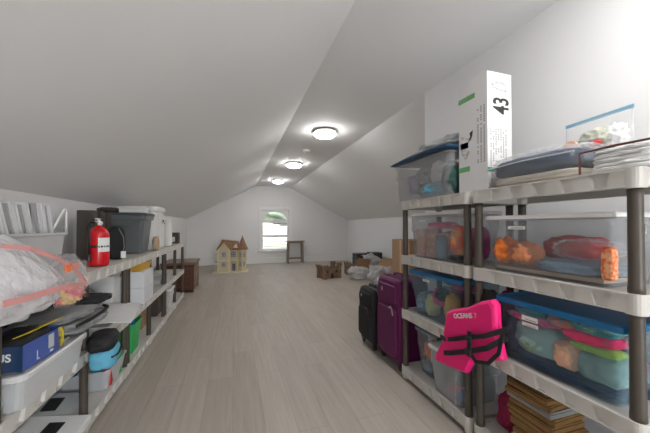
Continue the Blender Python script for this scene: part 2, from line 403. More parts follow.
soft('plastic_bag', BAG, (.20,.25,.09), (1.43,.83,D3+.092), 'crumpled clear plastic bag inside the large white-lidded bin', 'bag', seed=5, p=2.5, amp=.2)
obj_ = soft('fabric_roll', mat('orange_dotted_cloth',(.75,.13,.02),.8,c2=(.85,.45,.25),scale=70), (.05,.035,.13), (1.345,.715,D3+.03), 'orange patterned cloth standing in the corner of the large white-lidded bin', 'cloth', seed=6, p=5, amp=.04)
# --- right, unit 1 second shelf: pink toys bin
b = bin_('storage_bin', 'clear storage bin with frosted lid full of pink doll boxes, farther right unit', 'storage bin', XC+.005, 1.688, D3, .35, .555, .33, CLR, clear('frosted_lid',(.8,.8,.8),.7,.4), taper=.93)
sticker(b, -.171, .10, .27, .06, .008, PAPER, marks=0)
for k,(y,z,mm,lb) in enumerate(((1.86,0,'pale pink doll box standing at the left end of the pink toy bin',0),(1.745,0,'pale pink doll box with yellow squares in the middle of the pink toy bin',1))):
    t = thing('doll_box', lb if isinstance(lb,str) else mm, 'box', (1.40,y,D3+.012))
    obj('carton', box(new(), -.06,.06,-.05,.05,0,.20 if k==0 else .17), mat('pale_pink_card_%d'%k, (.72,.36,.34) if k==0 else (.66,.34,.32), .6, c2=(.75,.55,.45), scale=22), t, bevel=.003)
    bm = new()
    for a in range(2):
        for q in range(3): box(bm, -.0615,-.0605, -.04+q*.028,-.018+q*.028, .06+a*.045,.09+a*.045)
    obj('printed_squares', bm, mat('ochre_print',(.55,.36,.12),.6) if k else PEACH, t)
soft('doll_dress', ROSE, (.15,.24,.05), (1.44,1.74,D3+.215), 'pink cloth lying on top of the doll boxes', 'cloth', seed=8, p=3, amp=.15)
soft('tote_bag', GREYC, (.05,.085,.17), (1.345,1.63,D3+.012), 'slate blue cloth bag standing in the pink toy bin', 'bag', seed=9, p=4, amp=.06)
soft('toy_ball', mat('orange_red_peach',(.75,.13,.05),.5,c2=(.80,.42,.18),scale=7), (.12,.13,.20), (1.375,1.50,D3+.05), 'orange and tan oval plush at the right end of the pink toy bin', 'toy', seed=10, p=2, amp=.04)
soft('doll_blanket', mat('magenta_cloth',(.55,.02,.22),.8,bump=.3), (.13,.12,.22), (1.525,1.50,D3+.02), 'magenta cloth standing behind the orange oval plush', 'cloth', seed=11, p=3, amp=.1)
soft('sneaker', BLACKP, (.09,.09,.045), (1.36,1.51,D3+.012), 'black shoe sole under the orange oval plush', 'shoe', seed=12, p=3, amp=.08)
# --- right, unit1 third: blue lid
b = bin_('storage_bin', 'clear storage bin with blue lid and mixed toys, third shelf of the farther right unit', 'storage bin', XC+.005, 1.69, D2, .36, .56, .33, CLRB, BLUEL, taper=.86, lidh=.028)
sticker(b, -.175, .05, .275, .07, .016)
C = [('plush_toy',PINK,(.12,.12,.13),(1.40,1.70,D2+.10),'bright pink plush in the middle of the blue-lidded toy bin'),('folded_cloth',GREYC,(.2,.16,.16),(1.42,1.86,D2+.013),'grey-blue cloth at the left of the blue-lidded toy bin'),
 ('plush_toy',mat('yellow_orange_cloth',(.75,.42,.05),.8,bump=.3),(.11,.10,.20),(1.39,1.58,D2+.02),'yellow plush at the right of the blue-lidded toy bin'),('toy_hat',BLACK,(.09,.09,.09),(1.36,1.645,D2+.15),'black cloth hat beside the yellow plush in the blue-lidded bin'),
 ('folded_cloth',mat('pale_yellow_cloth',(.65,.62,.30),.8,bump=.3),(.1,.10,.16),(1.38,1.77,D2+.015),'pale yellow cloth between grey and pink in the blue-lidded toy bin'),('folded_cloth',ROSE,(.15,.20,.05),(1.47,1.55,D2+.235),'pink patterned cloth on top at the right of the blue-lidded toy bin'),
 ('folded_cloth',TEAL,(.12,.17,.06),(1.53,1.72,D2+.225),'teal cloth on top at the back of the blue-lidded toy bin'),('folded_cloth',mat('mauve_cloth',(.30,.12,.25),.8,bump=.3),(.12,.1,.14),(1.42,1.475,D2+.012),'mauve cloth in the right corner of the blue-lidded toy bin')]
for i,(n,m,s,l,lb) in enumerate(C): soft(n, m, s, l, lb, 'toy' if 'plush' in n else 'cloth', seed=20+i, p=2.5, amp=.16)
# --- right, unit2 third: large blue lid bin with clothes
b = bin_('storage_bin', 'large clear storage bin with blue lid packed with folded clothes, on the nearest right unit', 'storage bin', XC+.005, .915, D2, .36, .54, .305, CLRB, BLUEL, taper=.90, lidh=.026)
sticker(b, -.174, .075, .232, .075, .022, PAPER, marks=1); sticker(b, -.172, .075, .204, .075, .016, PAPER, marks=1)
C = [(NAVY,(.29,.46,.05),(1.455,.90,D2+.008),'navy folded garment at the bottom of the clothes bin'),(MINT,(.20,.24,.16),(1.42,1.0,D2+.055),'large pale mint shirt with a lime patch in the clothes bin'),
 (PEACH,(.12,.10,.12),(1.37,.865,D2+.06),'peach garment next to the mint shirt in the clothes bin'),(mat('sage_cloth',(.26,.40,.38),.85,bump=.3),(.15,.17,.12),(1.40,.76,D2+.05),'sage garment at the right of the clothes bin'),
 (LIME,(.09,.17,.035),(1.36,.765,D2+.165),'lime green garment above the sage one in the clothes bin'),(mat('bright_pink_cloth',(.85,.02,.13),.8,bump=.3),(.13,.19,.05),(1.37,.785,D2+.195),'bright pink garment at the right of the clothes bin'),
 (ROSE,(.13,.27,.045),(1.375,1.01,D2+.205),'pink print garment above the mint shirt'),(TEAL,(.13,.16,.045),(1.375,1.02,D2+.238),'teal garment behind the bin sticker in the clothes bin'),
 (CORAL,(.13,.13,.05),(1.375,.88,D2+.225),'coral print garment in the middle top of the clothes bin'),(mat('teal_print_cloth',(.03,.30,.33),.85,c2=(.25,.45,.35),scale=40,bump=.3),(.13,.15,.05),(1.375,.765,D2+.235),'teal print garment at the top right of the clothes bin'),
 (mat('slate_cloth',(.06,.07,.12),.85,bump=.3),(.18,.07,.22),(1.42,1.125,D2+.02),'slate blue garment standing at the left end of the clothes bin')]
for i,(m,s,l,lb) in enumerate(C): soft('folded_garment', m, s, l, lb, 'clothes', seed=40+i, p=3.2, amp=.10, group=None)
obj('print_patch', blob(.01,.10,.05,2,3,.1), LIME, None, True, (1.327,1.01,D2+.085)); o=bpy.data.objects['print_patch']; tag(o,'lime printed patch with dark figure on the mint shirt','patch')
# --- bottom, unit 1
b = bin_('storage_bin', 'clear bin with grey lid and orange cloth on the bottom shelf of the right shelving', 'storage bin', 1.49, 1.835, D1, .31, .24, .335, CLR, mat('smoke_grey_lid',(.18,.20,.23),.4), taper=.84)
soft('folded_cloth', ORANGE, (.12,.12,.14), (1.42,1.83,D1+.11), 'orange cloth in the grey-lidded bin on the bottom shelf', 'cloth', seed=61, p=2.2, amp=.25)
soft('folded_cloth', GREYC, (.2,.15,.09), (1.46,1.83,D1+.012), 'grey-blue cloth under the orange cloth in the grey-lidded bin', 'cloth', seed=62, p=3, amp=.1)
b = bin_('storage_bin', 'milky white bin on the bottom shelf behind and below the pink life vest', 'storage bin', 1.45, 1.553, D1, .36, .31, .30, clear('frosty_bin',(.62,.66,.69),.22,.4), clear('frosted_clear_lid',(.8,.82,.84),.5,.4), taper=.88)
for i,(m,s,l,lb) in enumerate(((PINK,(.12,.12,.07),(1.39,1.55,D1+.012),'pink cloth at the bottom of the milky white bin'),(GREYC,(.22,.2,.12),(1.46,1.55,D1+.075),'grey-blue cloth above the pink one in the milky white bin'),(BLUE,(.09,.09,.06),(1.38,1.47,D1+.013),'blue cloth in the right corner of the milky white bin'))):
    soft('folded_cloth', m, s, l, lb, 'cloth', seed=70+i, p=2.5, amp=.15)
# --- unit1 top: clear tote with drooping navy lid and plastic bag
b = bin_('storage_bin', 'clear tote full of craft odds and ends on top of the farther right unit', 'storage bin', 1.455, 1.80, D4, .38, .65, .30, clear('hazy_tote',(.60,.61,.62),.16,.25,.3,9.), None, taper=.95)
C = [('bottle',LILAC,(.09,.10,.15),(1.33,1.94,D4+.05),'lilac rounded bottle in the clear craft tote'),('folded_cloth',LBLUE,(.16,.28,.10),(1.36,1.70,D4+.013),'light blue cloth at the bottom of the clear craft tote'),('lace_trim',PAPER,(.07,.14,.16),(1.36,1.68,D4+.10),'white lace trim in the middle of the clear craft tote'),
 ('folded_cloth',GREYF,(.2,.2,.22),(1.50,1.96,D4+.013),'grey cloth filling the left of the clear craft tote'),('folded_cloth',SILV,(.18,.22,.2),(1.52,1.72,D4+.015),'taupe cloth behind the lace in the clear craft tote'),('folded_cloth',mat('deep_green_cloth',(.03,.09,.08),.8,bump=.3),(.14,.12,.22),(1.36,1.535,D4+.013),'dark green cloth at the right end of the clear craft tote'),
 ('craft_ball',PAPER,(.04,.04,.04),(1.322,1.615,D4+.16),'small white ball at the right of the clear craft tote')]
for i,(n,m,s,l,lb) in enumerate(C): soft(n, m, s, l, lb, 'cloth' if 'cloth' in n or 'lace' in n else 'bottle' if n=='bottle' else 'ball', seed=80+i, p=2.3, amp=.18)
# navy lid: warped sheet
def warped(w, d, th, f, nx=14, ny=24):
    bm = new(); g = {}
    for s in (0,1):
        for i in range(nx+1):
            for j in range(ny+1):
                x = -w/2+w*i/nx; y = -d/2+d*j/ny
                g[s,i,j] = bm.verts.new((x,y,f(x,y)+s*th))
    for i in range(nx):
        for j in range(ny):
            for s in (0,1): bm.faces.new([g[s,i,j],g[s,i+1,j],g[s,i+1,j+1],g[s,i,j+1]])
    for i in range(nx):
        for j in (0,ny): bm.faces.new([g[0,i,j],g[0,i+1,j],g[1,i+1,j],g[1,i,j]])
    for j in range(ny):
        for i in (0,nx): bm.faces.new([g[0,i,j],g[0,i,j+1],g[1,i,j+1],g[1,i,j]])
    return bm
o = obj('bin_lid', warped(.40,.68,.016, lambda x,y: .014*math.cos(y*4.2)+.006*math.sin(x*9)), mat('navy_lid',(.012,.06,.13),.4), b, True, (-.01,-.005,.297)); o['label']='bowed navy blue lid'
soft('plastic_bag', mat('crumpled_white_film',(.62,.62,.62),.35,var=.15,scale=9,bump=.9), (.30,.56,.10), (1.46,1.72,D4+.322), 'crumpled white plastic bag lying on the navy tote lid', 'bag', seed=90, p=2.2, amp=.3, freq=4)
# --- box with 43
t = thing('tall_carton', 'tall white carton printed with 43 and strips of green tape, standing on the right shelves', 'box', (1.415,1.345,D4))
obj('carton', box(new(), -.088,.088,-.106,.106,0,.66), mat('white_carton',(.72,.71,.71),.6,var=.03), t, bevel=.002)
INK = mat('black_ink',(.03,.03,.03),.7)
RX = (PI/2,0,0)
text('43', .155, INK, t, (.015,-.1066,.475), (PI/2,-PI/2,0), 'printed_number').scale = (.62,1,1)
GI = mat('grey_ink',(.30,.30,.30),.7)
bm = new(); random.seed(3)
for k in range(7):
    for q in range(16):
        if random.random()<.75: box(bm, -.068+k*.018,-.061+k*.018,-.1068,-.1061,.13+q*.0135,.139+q*.0135)
for k in range(3):
    for q in range(26):
        if random.random()<.8: box(bm, -.0888,-.0881,-.09+k*.022,-.08+k*.022,.16+q*.0125,.168+q*.0125)
obj('small_print', bm, GI, t)
bm = new()   # fish outline drawing near the top
P = [(-.045,.585),(-.03,.60),(-.005,.607),(.02,.603),(.04,.592),(.055,.60),(.05,.58),(.04,.572),(.045,.555),(.02,.562),(-.01,.562),(-.035,.572),(-.06,.565),(-.05,.58),(-.06,.595),(-.045,.585)]
tube(bm, [(x,-.1068,z) for x,z in P], .0016, 4)
tube(bm, [(x,-.1068,z) for x,z in ((-.02,.602),(-.012,.585),(-.018,.565))], .0012, 4)
tube(bm, [(x,-.1068,z) for x,z in ((.01,.604),(.012,.585),(.008,.563))], .0012, 4)
obj('fish_drawing', bm, GI, t)
for nm,(y0,y1,z0,z1,m) in {'a':(-.02,.1062,.545,.575,GTAPE),'b':(.02,.1062,.125,.155,GTAPE),'c':(.03,.09,.265,.30,BLUE)}.items():
    obj('tape_strip', box(new(), -.0892,-.0882,y0,y1,z0,z1), m, t)
obj('tape_strip', box(new(), -.0885,-.02,-.1072,-.1062,.10,.125), mat('teal_tape',(.03,.28,.18),.6), t)
bm = new()
prism(bm, [(.0,.31),(.05,.33),(.085,.345),(.09,.30),(.085,.24),(.05,.19),(.02,.24),(.035,.28)], 'x', -.0892, -.0882); obj('torn_patch', bm, mat('torn_pale_paper',(.45,.42,.40),.9,c2=(.7,.68,.66),scale=40), t)
bm = new(); prism(bm, [(-.005,.36),(.02,.35),(.015,.33),(.03,.30),(.01,.31),(.0,.33)], 'x', -.0895,-.0885); obj('black_mark', bm, INK, t)
# --- navy blanket bag
t = thing('blanket_bag', 'clear zipped bag holding a navy and a cream blanket on the top right shelf', 'bag', (1.455,1.005,D4))
obj('cream_blanket', blob(.31,.42,.045,5,100,.04), CREAM, t, True, (0,0,.003))
obj('navy_blanket', blob(.32,.43,.095,4,101,.05), NAVY, t, True, (0,.0,.046))
o = obj('bag_film', blob(.345,.455,.165,4.5,102,.06,4.), BAG, t, True, (0,0,0))
bm = new(); tube(bm, [(-.165,-.21,.10),(-.17,0,.105),(-.165,.21,.10)], .003, 6); obj('zip', bm, PGREY, t)
# --- white linen bag with brown piping
t = thing('linen_bag', 'bag of folded white linens with brown piping, right end of the top shelf', 'bag', (1.455,.665,D4))
for k in range(5):
    obj('folded_sheet', blob(.29-.004*k,.215-.003*k,.021,5,110+k,.05,2.5), PAPER, t, True, (0,0,.002+k*.017))
BR = mat('brown_piping',(.10,.022,.012),.5)
bm = new(); L=.158; W2=.115
tube(bm, [(-L,-W2,.0),(-L,-W2,.085),(-L,0,.088),(-L,W2,.085),(-L,W2,.0)], .0045, 8)
obj('piping', bm, BR, t)
bm = new(); tube(bm, [(-L,-W2,.085),(0,-W2,.092),(L,-W2,.085)], .0035, 8); obj('piping', bm, BR, t)
soft('white_towel', PAPER, (.22,.10,.075), (1.46,.485,D4-.0), 'white towel hanging over the right end of the top shelf, past the linen bag', 'towel', seed=118, p=3, amp=.08)
# --- zip bag
t = thing('zip_bag', 'clear zip bag with light blue seal holding paper scraps, standing behind the linen bag', 'bag', (1.50,.835,D4+.125))
def panel(w, h0, h1, th, seed, amp, nx=18, ny=18):
    bm = new(); g={}
    for s in (-1,1):
        for i in range(nx+1):
            for j in range(ny+1):
                u=i/nx; v=j/ny; y=(u-.5)*w; z=v*(h0+(h1-h0)*u)
                bul = th*(1-v)**.6*math.sin(PI*min(max(u,.02),.98))+.002
                g[s,i,j]=bm.verts.new((s*bul+noise.noise(Vector((y*14,z*14,seed+s)))*amp*(1-v*.7), y, z))
    for i in range(nx):
        for j in range(ny):
            for s in (-1,1): bm.faces.new([g[s,i,j],g[s,i+1,j],g[s,i+1,j+1],g[s,i,j+1]])
    for i in range(nx):
        for j in (0,ny): bm.faces.new([g[-1,i,j],g[-1,i+1,j],g[1,i+1,j],g[1,i,j]])
    for j in range(ny):
        for i in (0,nx): bm.faces.new([g[-1,i,j],g[-1,i,j+1],g[1,i,j+1],g[1,i,j]])
    return bm
obj('bag_film', panel(.24,.150,.140,.05,3,.012), BAGZ, t, True)
bm = new(); strap(bm, [(0,-.122,.150),(0,.122,.141)], .014, .006); obj('zip_seal', bm, mat('light_blue_seal',(.17,.37,.50),.4), t)
obj('paper_scraps', blob(.08,.13,.09,2.2,120,.3,4), mat('striped_paper_scraps',(.62,.60,.50),.8,c2=(.45,.48,.36),scale=30), t, True, (0,-.005,.01))
o = obj('cardboard_disc', lathe(new(), [(.032,-.008),(.032,.008)], 20), PEACH, t); o.rotation_euler=(0,PI/2,0); o.location=(-.03,.085,.03)
obj('red_scrap', blob(.03,.04,.025,2.5,121,.2), REDC, t, True, (-.045,-.02,.012))
obj('white_scrap', blob(.05,.10,.10,2.2,122,.35,4), PAPER, t, True, (.0,-.055,.0))

# --- life vest
t = thing('life_vest', 'hot pink child life vest with black straps hanging at the post between the right units', 'life vest', (1.235,1.30,.52))
PXY = [(1.439,.687),(1.389,.718),(1.277,.759),(1.183,.815),(1.117,.841),(1.094,.822),(1.09,.722),(1.074,.631),(1.059,.566),(1.137,.527),(1.251,.477),(1.272,.435),(1.294,.392),(1.417,.369),(1.549,.352),(1.54,.394),(1.475,.506),(1.457,.603)]
P2 = [(a-1.30, b-.52) for a,b in PXY]
bm = new()
def inset(P, k):
    cx = sum(p[0] for p in P)/len(P); cz = sum(p[1] for p in P)/len(P); return [(cx+(p[0]-cx)*k, cz+(p[1]-cz)*k) for p in P]
loft(bm, [[(x,*p) for p in inset(P2,k)] for x,k in ((-.028,.90),(-.022,.96),(-.010,1.0),(.010,1.0),(.02,.96))])
obj('foam_panel', bm, PINK, t, False, bevel=.006)
V = lambda L, x=-.045: [(x, a-1.30, b-.52) for a,b in L]
for pts, w in ((V([(1.462,.515),(1.346,.564),(1.237,.615),(1.14,.655),(1.039,.719)]),.024), (V([(1.499,.422),(1.386,.469),(1.237,.541),(1.123,.602),(1.044,.68)]),.026)):
    pts[0] = (-.012,)+pts[0][1:]; pts[-1] = (-.006,)+pts[-1][1:]
    bm = new(); strap(bm, pts, w, .006); obj('strap', bm, BLACK, t)
bm = new(); strap(bm, V([(1.23,.649),(1.23,.591),(1.237,.515)],-.050), .024, .006, Vector((0,1,0))); obj('strap', bm, BLACK, t)
bm = new(); strap(bm, V([(1.25,.545),(1.20,.503),(1.12,.53),(1.062,.60),(1.039,.70)],-.042), .018, .006); obj('strap', bm, BLACK, t)
for y,z in ((-.065,.088),(.13,.02),(-.062,.018)):
    bm = new(); box(bm, -.058,-.046,y-.02,y+.02,z-.014,z+.014); obj('buckle', bm, BLACKP, t, bevel=.003)
text('OCEANS', .036, WHITE, t, (-.0288,.0,.186), (PI/2,-.30,-PI/2))
text('7', .036, mat('salmon_ink',(.95,.25,.25),.6), t, (-.0288,-.088,.212), (PI/2,-.30,-PI/2))
t0 = thing('life_jacket', 'black life jacket hanging behind the pink vest against the shelf post', 'life jacket', (1.315,1.215,.545))
obj('jacket_body', blob(.06,.13,.33,3,130,.12), BLACK, t0, True)
soft('folded_cloth', mat('deep_pink_cloth',(.45,.008,.10),.8,bump=.3), (.17,.10,.31), (1.46,1.225,D2), 'deep pink cloth stuffed left of the large blue-lidded clothes bin', 'cloth', seed=131, p=3, amp=.1)
soft('folded_cloth', mat('crimson_cloth',(.25,.008,.05),.8,bump=.3), (.2,.12,.22), (1.47,1.20,D1), 'dark crimson cloth left of the gold frame pile on the bottom shelf', 'cloth', seed=132, p=3, amp=.12)

# --- pile of frames and albums, bottom of the near unit
random.seed(11)
z = D1+.0
lower = [('album','dark oxblood board album',DRED,.26,.30,.020),('album','black album',BLACKP,.25,.29,.022),('magazine','grey magazine',SILV,.23,.27,.012),('magazine','pale grey magazine',PGREY,.22,.26,.010),('magazine','grey magazine',SILV,.22,.26,.012),('magazine','pale grey magazine',PGREY,.22,.25,.010),('magazine','grey magazine',SILV,.22,.25,.012)]
ords = ['lowest','second lowest','third lowest','fourth lowest','fifth lowest','sixth lowest','seventh lowest']
for i,(n,lb,m,w,d,h) in enumerate(lower):
    o = obj(n, box(new(), -w/2,w/2,-d/2,d/2,0,h-.001), m, None, False, (1.44,.985+random.uniform(-.008,.008),z), random.uniform(-.07,.07), bevel=.0015); z += h
    tag(o, '%s, %s in the pile under the gold frames'%(lb,ords[i]), n, 'albums and magazines under the gold frames')
fo = ['lowest','second lowest','third lowest','fourth lowest','fifth lowest','fifth from the top','fourth from the top','third from the top','second from the top','topmost']
for i in range(9):
    h = .026; w = .20; d = .235-.004*i; k = fo[i] if i<5 else fo[i+1]
    t = thing('picture_frame', '%s gold picture frame, %s gold piece of the bottom shelf pile'%('dark' if i==6 else 'worn', k), 'picture frame', (1.42+random.uniform(-.01,.01), .995+random.uniform(-.012,.012)+.004*i, z), random.uniform(-.10,.10), 'gold frames piled on the bottom shelf')
    bm = new(); fw=.028; m = SILV if i==6 else GOLD
    for a in ((-w/2,w/2,-d/2,-d/2+fw),(-w/2,w/2,d/2-fw,d/2),(-w/2,-w/2+fw,-d/2+fw,d/2-fw),(w/2-fw,w/2,-d/2+fw,d/2-fw)): box(bm,*a,0,h-.008)
    for a in ((-w/2+.005,w/2-.005,-d/2+.005,-d/2+.02),(-w/2+.005,w/2-.005,d/2-.02,d/2-.005),(-w/2+.005,-w/2+.02,-d/2+.02,d/2-.02),(w/2-.02,w/2-.005,-d/2+.02,d/2-.02)): box(bm,*a,h-.008,h-.001)
    obj('frame_moulding', bm, m, t)
    obj('picture', box(new(), -w/2+fw,w/2-fw,-d/2+fw,d/2-fw,.004,.009), BLACKP if i%2 else TAN, t)
    z += h
t = thing('cable_reel', 'small white perforated plastic reel at the bottom right beside the frames', 'reel', (1.36,.76,D1))
obj('reel_disc', lathe(new(), [(.05,0),(.05,.012),(.03,.014),(.03,.07),(.05,.072),(.05,.084)], 24), PGREY, t)
soft('cloth_bundle', BLACK, (.26,.13,.22), (1.48,.72,D1), 'black cloth bundle at the right of the bottom shelf behind the white reel', 'cloth', seed=140, p=3, amp=.1)

for i,(m,sz,l,lb) in enumerate((
 (mat('pink_tan_mix_cloth',(.50,.24,.22),.8,c2=(.42,.36,.34),scale=14,bump=.3),(.09,.40,.18),(1.555,1.76,D3+.012),'pink and tan heap of doll clothes behind the doll boxes'),
 (mat('toy_mix_cloth',(.10,.16,.24),.8,c2=(.42,.16,.26),scale=12,bump=.3),(.10,.44,.20),(1.55,1.70,D2+.012),'dark blue and pink heap at the back of the blue-lidded toy bin'),
 (mat('clothes_mix',(.05,.07,.13),.8,c2=(.30,.10,.20),scale=9,bump=.3),(.07,.40,.16),(1.575,.90,D2+.062),'slate and plum heap along the back of the clothes bin'),
 (mat('craft_mix',(.13,.13,.14),.8,c2=(.30,.29,.29),scale=16,bump=.4),(.08,.50,.24),(1.595,1.77,D4+.013),'grey heap of craft supplies at the back of the clear craft tote'),
 (mat('craft_mix_dark',(.10,.12,.15),.8,c2=(.34,.35,.38),scale=22,bump=.4),(.10,.20,.12),(1.37,1.82,D4+.12),'blue-grey yarn heap between the lilac bottle and the lace trim'))):
    soft('cloth_heap', m, sz, l, lb, 'cloth', seed=500+i, p=3, amp=.16)
# ------------------------------------------------------------------ suitcases
def suitcase(name, label, cx, cy, w, d, h, m, hand, seed):
    t = thing(name, label, 'suitcase', (cx,cy,0))
    z0 = .055
    bm = new(); r=.06
    loft(bm, [[(x, y, z) for x,y,z in [(xx,p[0],z0+h/2+p[1]) for p in [(q[0],q[1]) for q in rr(w-e,h-e,r,0)]]] for xx,e in ((-d/2-.0,.05),(-d/2+.015,.012),(-d/2+.03,0),(d/2-.02,0),(d/2,.03))])
    obj('shell', bm, m, t, False, bevel=.004)
    bm = new()
    for xx in (-d/2+.055, d/2-.06):
        pts=[(xx,p[0],z0+h/2+p[1]) for p in rr(w+.004,h+.004,r,0)]; tube(bm, pts+[pts[0]], .0045, 6)
    obj('zip', bm, BLACKP if m is not BLACK else GREYF, t)
    bm = new(); loft(bm, [[(xx,p[0],z0+h*.36+p[1]) for p in rr(w*.80-e,h*.56-e,.04,0)] for xx,e in ((-d/2+.002,0),(-d/2-.014,.004),(-d/2-.02,.02))]); po = obj('front_pocket', bm, m, t, bevel=.003)
    bm = new(); loft(bm, [[(xx,p[0],z0+h*.81+p[1]) for p in rr(w*.76-e,h*.22-e,.03,0)] for xx,e in ((-d/2+.002,0),(-d/2-.010,.004),(-d/2-.016,.02))]); obj('front_pocket', bm, m, t, bevel=.003)
    bm = new(); box(bm,-d/2-.020,-d/2-.014,w*.14,w*.20,z0+h*.82,z0+h*.87); obj('badge', bm, STEEL, t)
    bm = new(); tube(bm, [(-.03,-.07,z0+h),(-.03,-.065,z0+h+.022),(-.03,0,z0+h+.03),(-.03,.065,z0+h+.022),(-.03,.07,z0+h)], .008, 8); obj('top_handle', bm, m, t)
    bm = new(); tube(bm, [(-d/2-.012,-w*.20,z0+h*.66),(-d/2-.035,-w*.20,z0+h*.66),(-d/2-.035,-w*.32,z0+h*.66),(-d/2-.03,-w*.34,z0+h*.58)], .006, 6); obj('zip_pull', bm, STEEL if hand else DRED, t)
    for x in (-d/2+.04,d/2-.04):
        for y in (-w/2+.05,w/2-.05):
            bm = new(); 
            loft(bm, [[(x+xx, y+.026*math.cos(2*PI*i/16), .026+.026*math.sin(2*PI*i/16)) for i in range(16)] for xx in (-.011,.011)]); obj('wheel', bm, BLACKP, t)
            bm = new(); box(bm, x-.02,x+.02,y-.02,y+.02,.045,z0+.01); obj('wheel_housing', bm, BLACKP, t)
    return t
suitcase('suitcase', 'large magenta upright suitcase beside the right shelving', 1.43, 2.265, .40, .28, .70, MAG, True, 1)
suitcase('suitcase', 'smaller black upright suitcase beyond the magenta one', 1.375, 2.66, .34, .22, .53, BLACK, False, 2)

# ------------------------------------------------------------------ far right corner clutter
def openbox(name, label, cx, cy, z, w, d, h, rz, m=CARD, flaps=(.5,1.9,2.2,.7), fl=.4, cat='box'):
    t = thing(name, label, cat, (cx,cy,z), rz)
    th=.006; bm=new()
    box(bm,-w/2,w/2,-d/2,d/2,0,th)
    box(bm,-w/2,w/2,-d/2,-d/2+th,th,h); box(bm,-w/2,w/2,d/2-th,d/2,th,h); box(bm,-w/2,-w/2+th,-d/2+th,d/2-th,th,h); box(bm,w/2-th,w/2,-d/2+th,d/2-th,th,h)
    obj('carton', bm, m, t)
    for k,a in enumerate(flaps):
        if a is None: continue
        bm=new(); L = (w if k<2 else d)-.01; box(bm,-L/2,L/2,0,th,0,fl*(d if k<2 else w))
        o=obj('flap', bm, m, t)
        o.location=[(0,-d/2,h),(0,d/2,h),(-w/2,0,h),(w/2,0,h)][k]
        o.rotation_euler = [(a,0,0),(-a,0,0),(0,0,0),(0,0,0)][k]
        if k==2: o.matrix_local = Matrix.Translation((-w/2,0,h)) @ Matrix.Rotation(-PI/2,4,'Z') @ Matrix.Rotation(a,4,'X')
        if k==3: o.matrix_local = Matrix.Translation((w/2,0,h)) @ Matrix.Rotation(PI/2,4,'Z') @ Matrix.Rotation(a,4,'X')
    return t
def castle(label, cx, cy, rz, w=.46, d=.30, h=.27):
    t = thing('toy_castle', label, 'toy castle', (cx,cy,0), rz)
    bm=new(); th=.012
    def wall(x0,y0,x1,y1,n):
        v=Vector((x1-x0,y1-y0)); L=v.length; a=math.atan2(v.y,v.x); M=Matrix.Translation((x0,y0,0))@Matrix.Rotation(a,4,'Z')
        box(bm,0,L,-th/2,th/2,0,h,M)
        k=L/(2*n+1)
        for i in range(n): box(bm,k*(2*i+1),k*(2*i+2),-th/2,th/2,h,h+.035,M)
    wall(-w/2,-d/2,w/2,-d/2,4); wall(w/2,-d/2,w/2,d/2,3); wall(w/2,d/2,-w/2,d/2,4); wall(-w/2,d/2,-w/2,-d/2,3)
    obj('castle_wall', bm, CARDD, t)
    for sx in (-1,1):
        for sy in (-1,1):
            bm=new(); c=(sx*w/2,sy*d/2); tall = h+.09 if sx>0 else h+.03
            loft(bm,[rr(.075,.075,.004,0,cx=c[0],cy=c[1]),rr(.075,.075,.004,tall-.05,cx=c[0],cy=c[1]),rr(.10,.10,.004,tall-.03,cx=c[0],cy=c[1]),rr(.10,.10,.004,tall,cx=c[0],cy=c[1])])
            for ax in (-1,1):
                for ay in (-1,1): box(bm,c[0]+ax*.035-.015,c[0]+ax*.035+.015,c[1]+ay*.035-.015,c[1]+ay*.035+.015,tall,tall+.03)
            obj('tower', bm, CARDD, t)
    bm=new()
    for x in (-.13,.12): box(bm,x-.022,x+.022,-d/2-th,-d/2-th/2,h*.55,h*.78)
    prism(bm,[(-.035,.01),(.035,.01),(.035,.10),(0,.135),(-.035,.10)],'y',-d/2-th,-d/2-th/2)
    obj('openings', bm, BLACKP, t)
    bm=new(); M=Matrix.Translation((-w/2-.02,-d/2,h))@Matrix.Rotation(-.9,4,'Y'); box(bm,0,.008,0,.2,0,.15,M); obj('flap', bm, CARDD, t)
    return t
castle('brown toy castle with battlements standing alone on the open floor', 2.13, 6.45, .25, .40, .26, .24)
castle('second brown toy castle, partly behind the heap of clear bags', 2.86, 6.75, -.2, .30,.24,.24)
t = thing('moving_box', 'tall brown cardboard box beyond the right shelving, behind the suitcase', 'box', (3.26,4.75,0))
bm=new(); box(bm,-.28,.28,-.30,.30,0,.95); obj('carton', bm, CARD, t, bevel=.004)
obj('parcel_tape', box(new(),-.281,-.2801,-.03,.03,.3,.951), TAN, t)
C=[(2.70,6.02,.50,.42,.30),(3.02,5.55,.62,.44,.36),(3.30,6.60,.56,.42,.52),(3.62,5.40,.34,.40,.38),(2.90,5.12,.44,.34,.22)]
lbs=['clear crumpled plastic bag at the left of the heap, by the second castle','clear crumpled plastic bag in the centre of the heap','tall clear crumpled plastic bag at the back of the heap','clear crumpled plastic bag at the right of the heap near the tall cardboard box','small clear crumpled plastic bag at the front of the heap']
for i,(x,y,w,d,h) in enumerate(C): soft('plastic_bag', clear('heap_film',(.84,.85,.87),.36,.2,.9,16.), (w,d,h), (x,y,0), lbs[i], 'bag', seed=200+i, p=2.2, amp=.30, freq=2.6)
t = thing('cardboard_box', 'opened brown cardboard box tipped on the heap of clear bags', 'box', (3.42,5.98,.0), .5)
M = Matrix.Rotation(-.5,4,'Y')@Matrix.Rotation(.2,4,'X')
bm=new()
for k in range(3): box(bm,-.22,.22,-.17,.17,.30+k*.05,.308+k*.05,M@Matrix.Rotation(k*.08,4,'Z'))
box(bm,-.22,.22,.16,.17,.30,.40,M)
obj('carton', bm, CARD, t)
bm=new(); box(bm,-.16,.16,-.12,.12,0,.27); obj('lower_carton', bm, CARD, t)
t = thing('cardboard_piece', 'brown folded cardboard poking out of the heap behind the second castle', 'cardboard', (2.98,6.42,.0), .1)
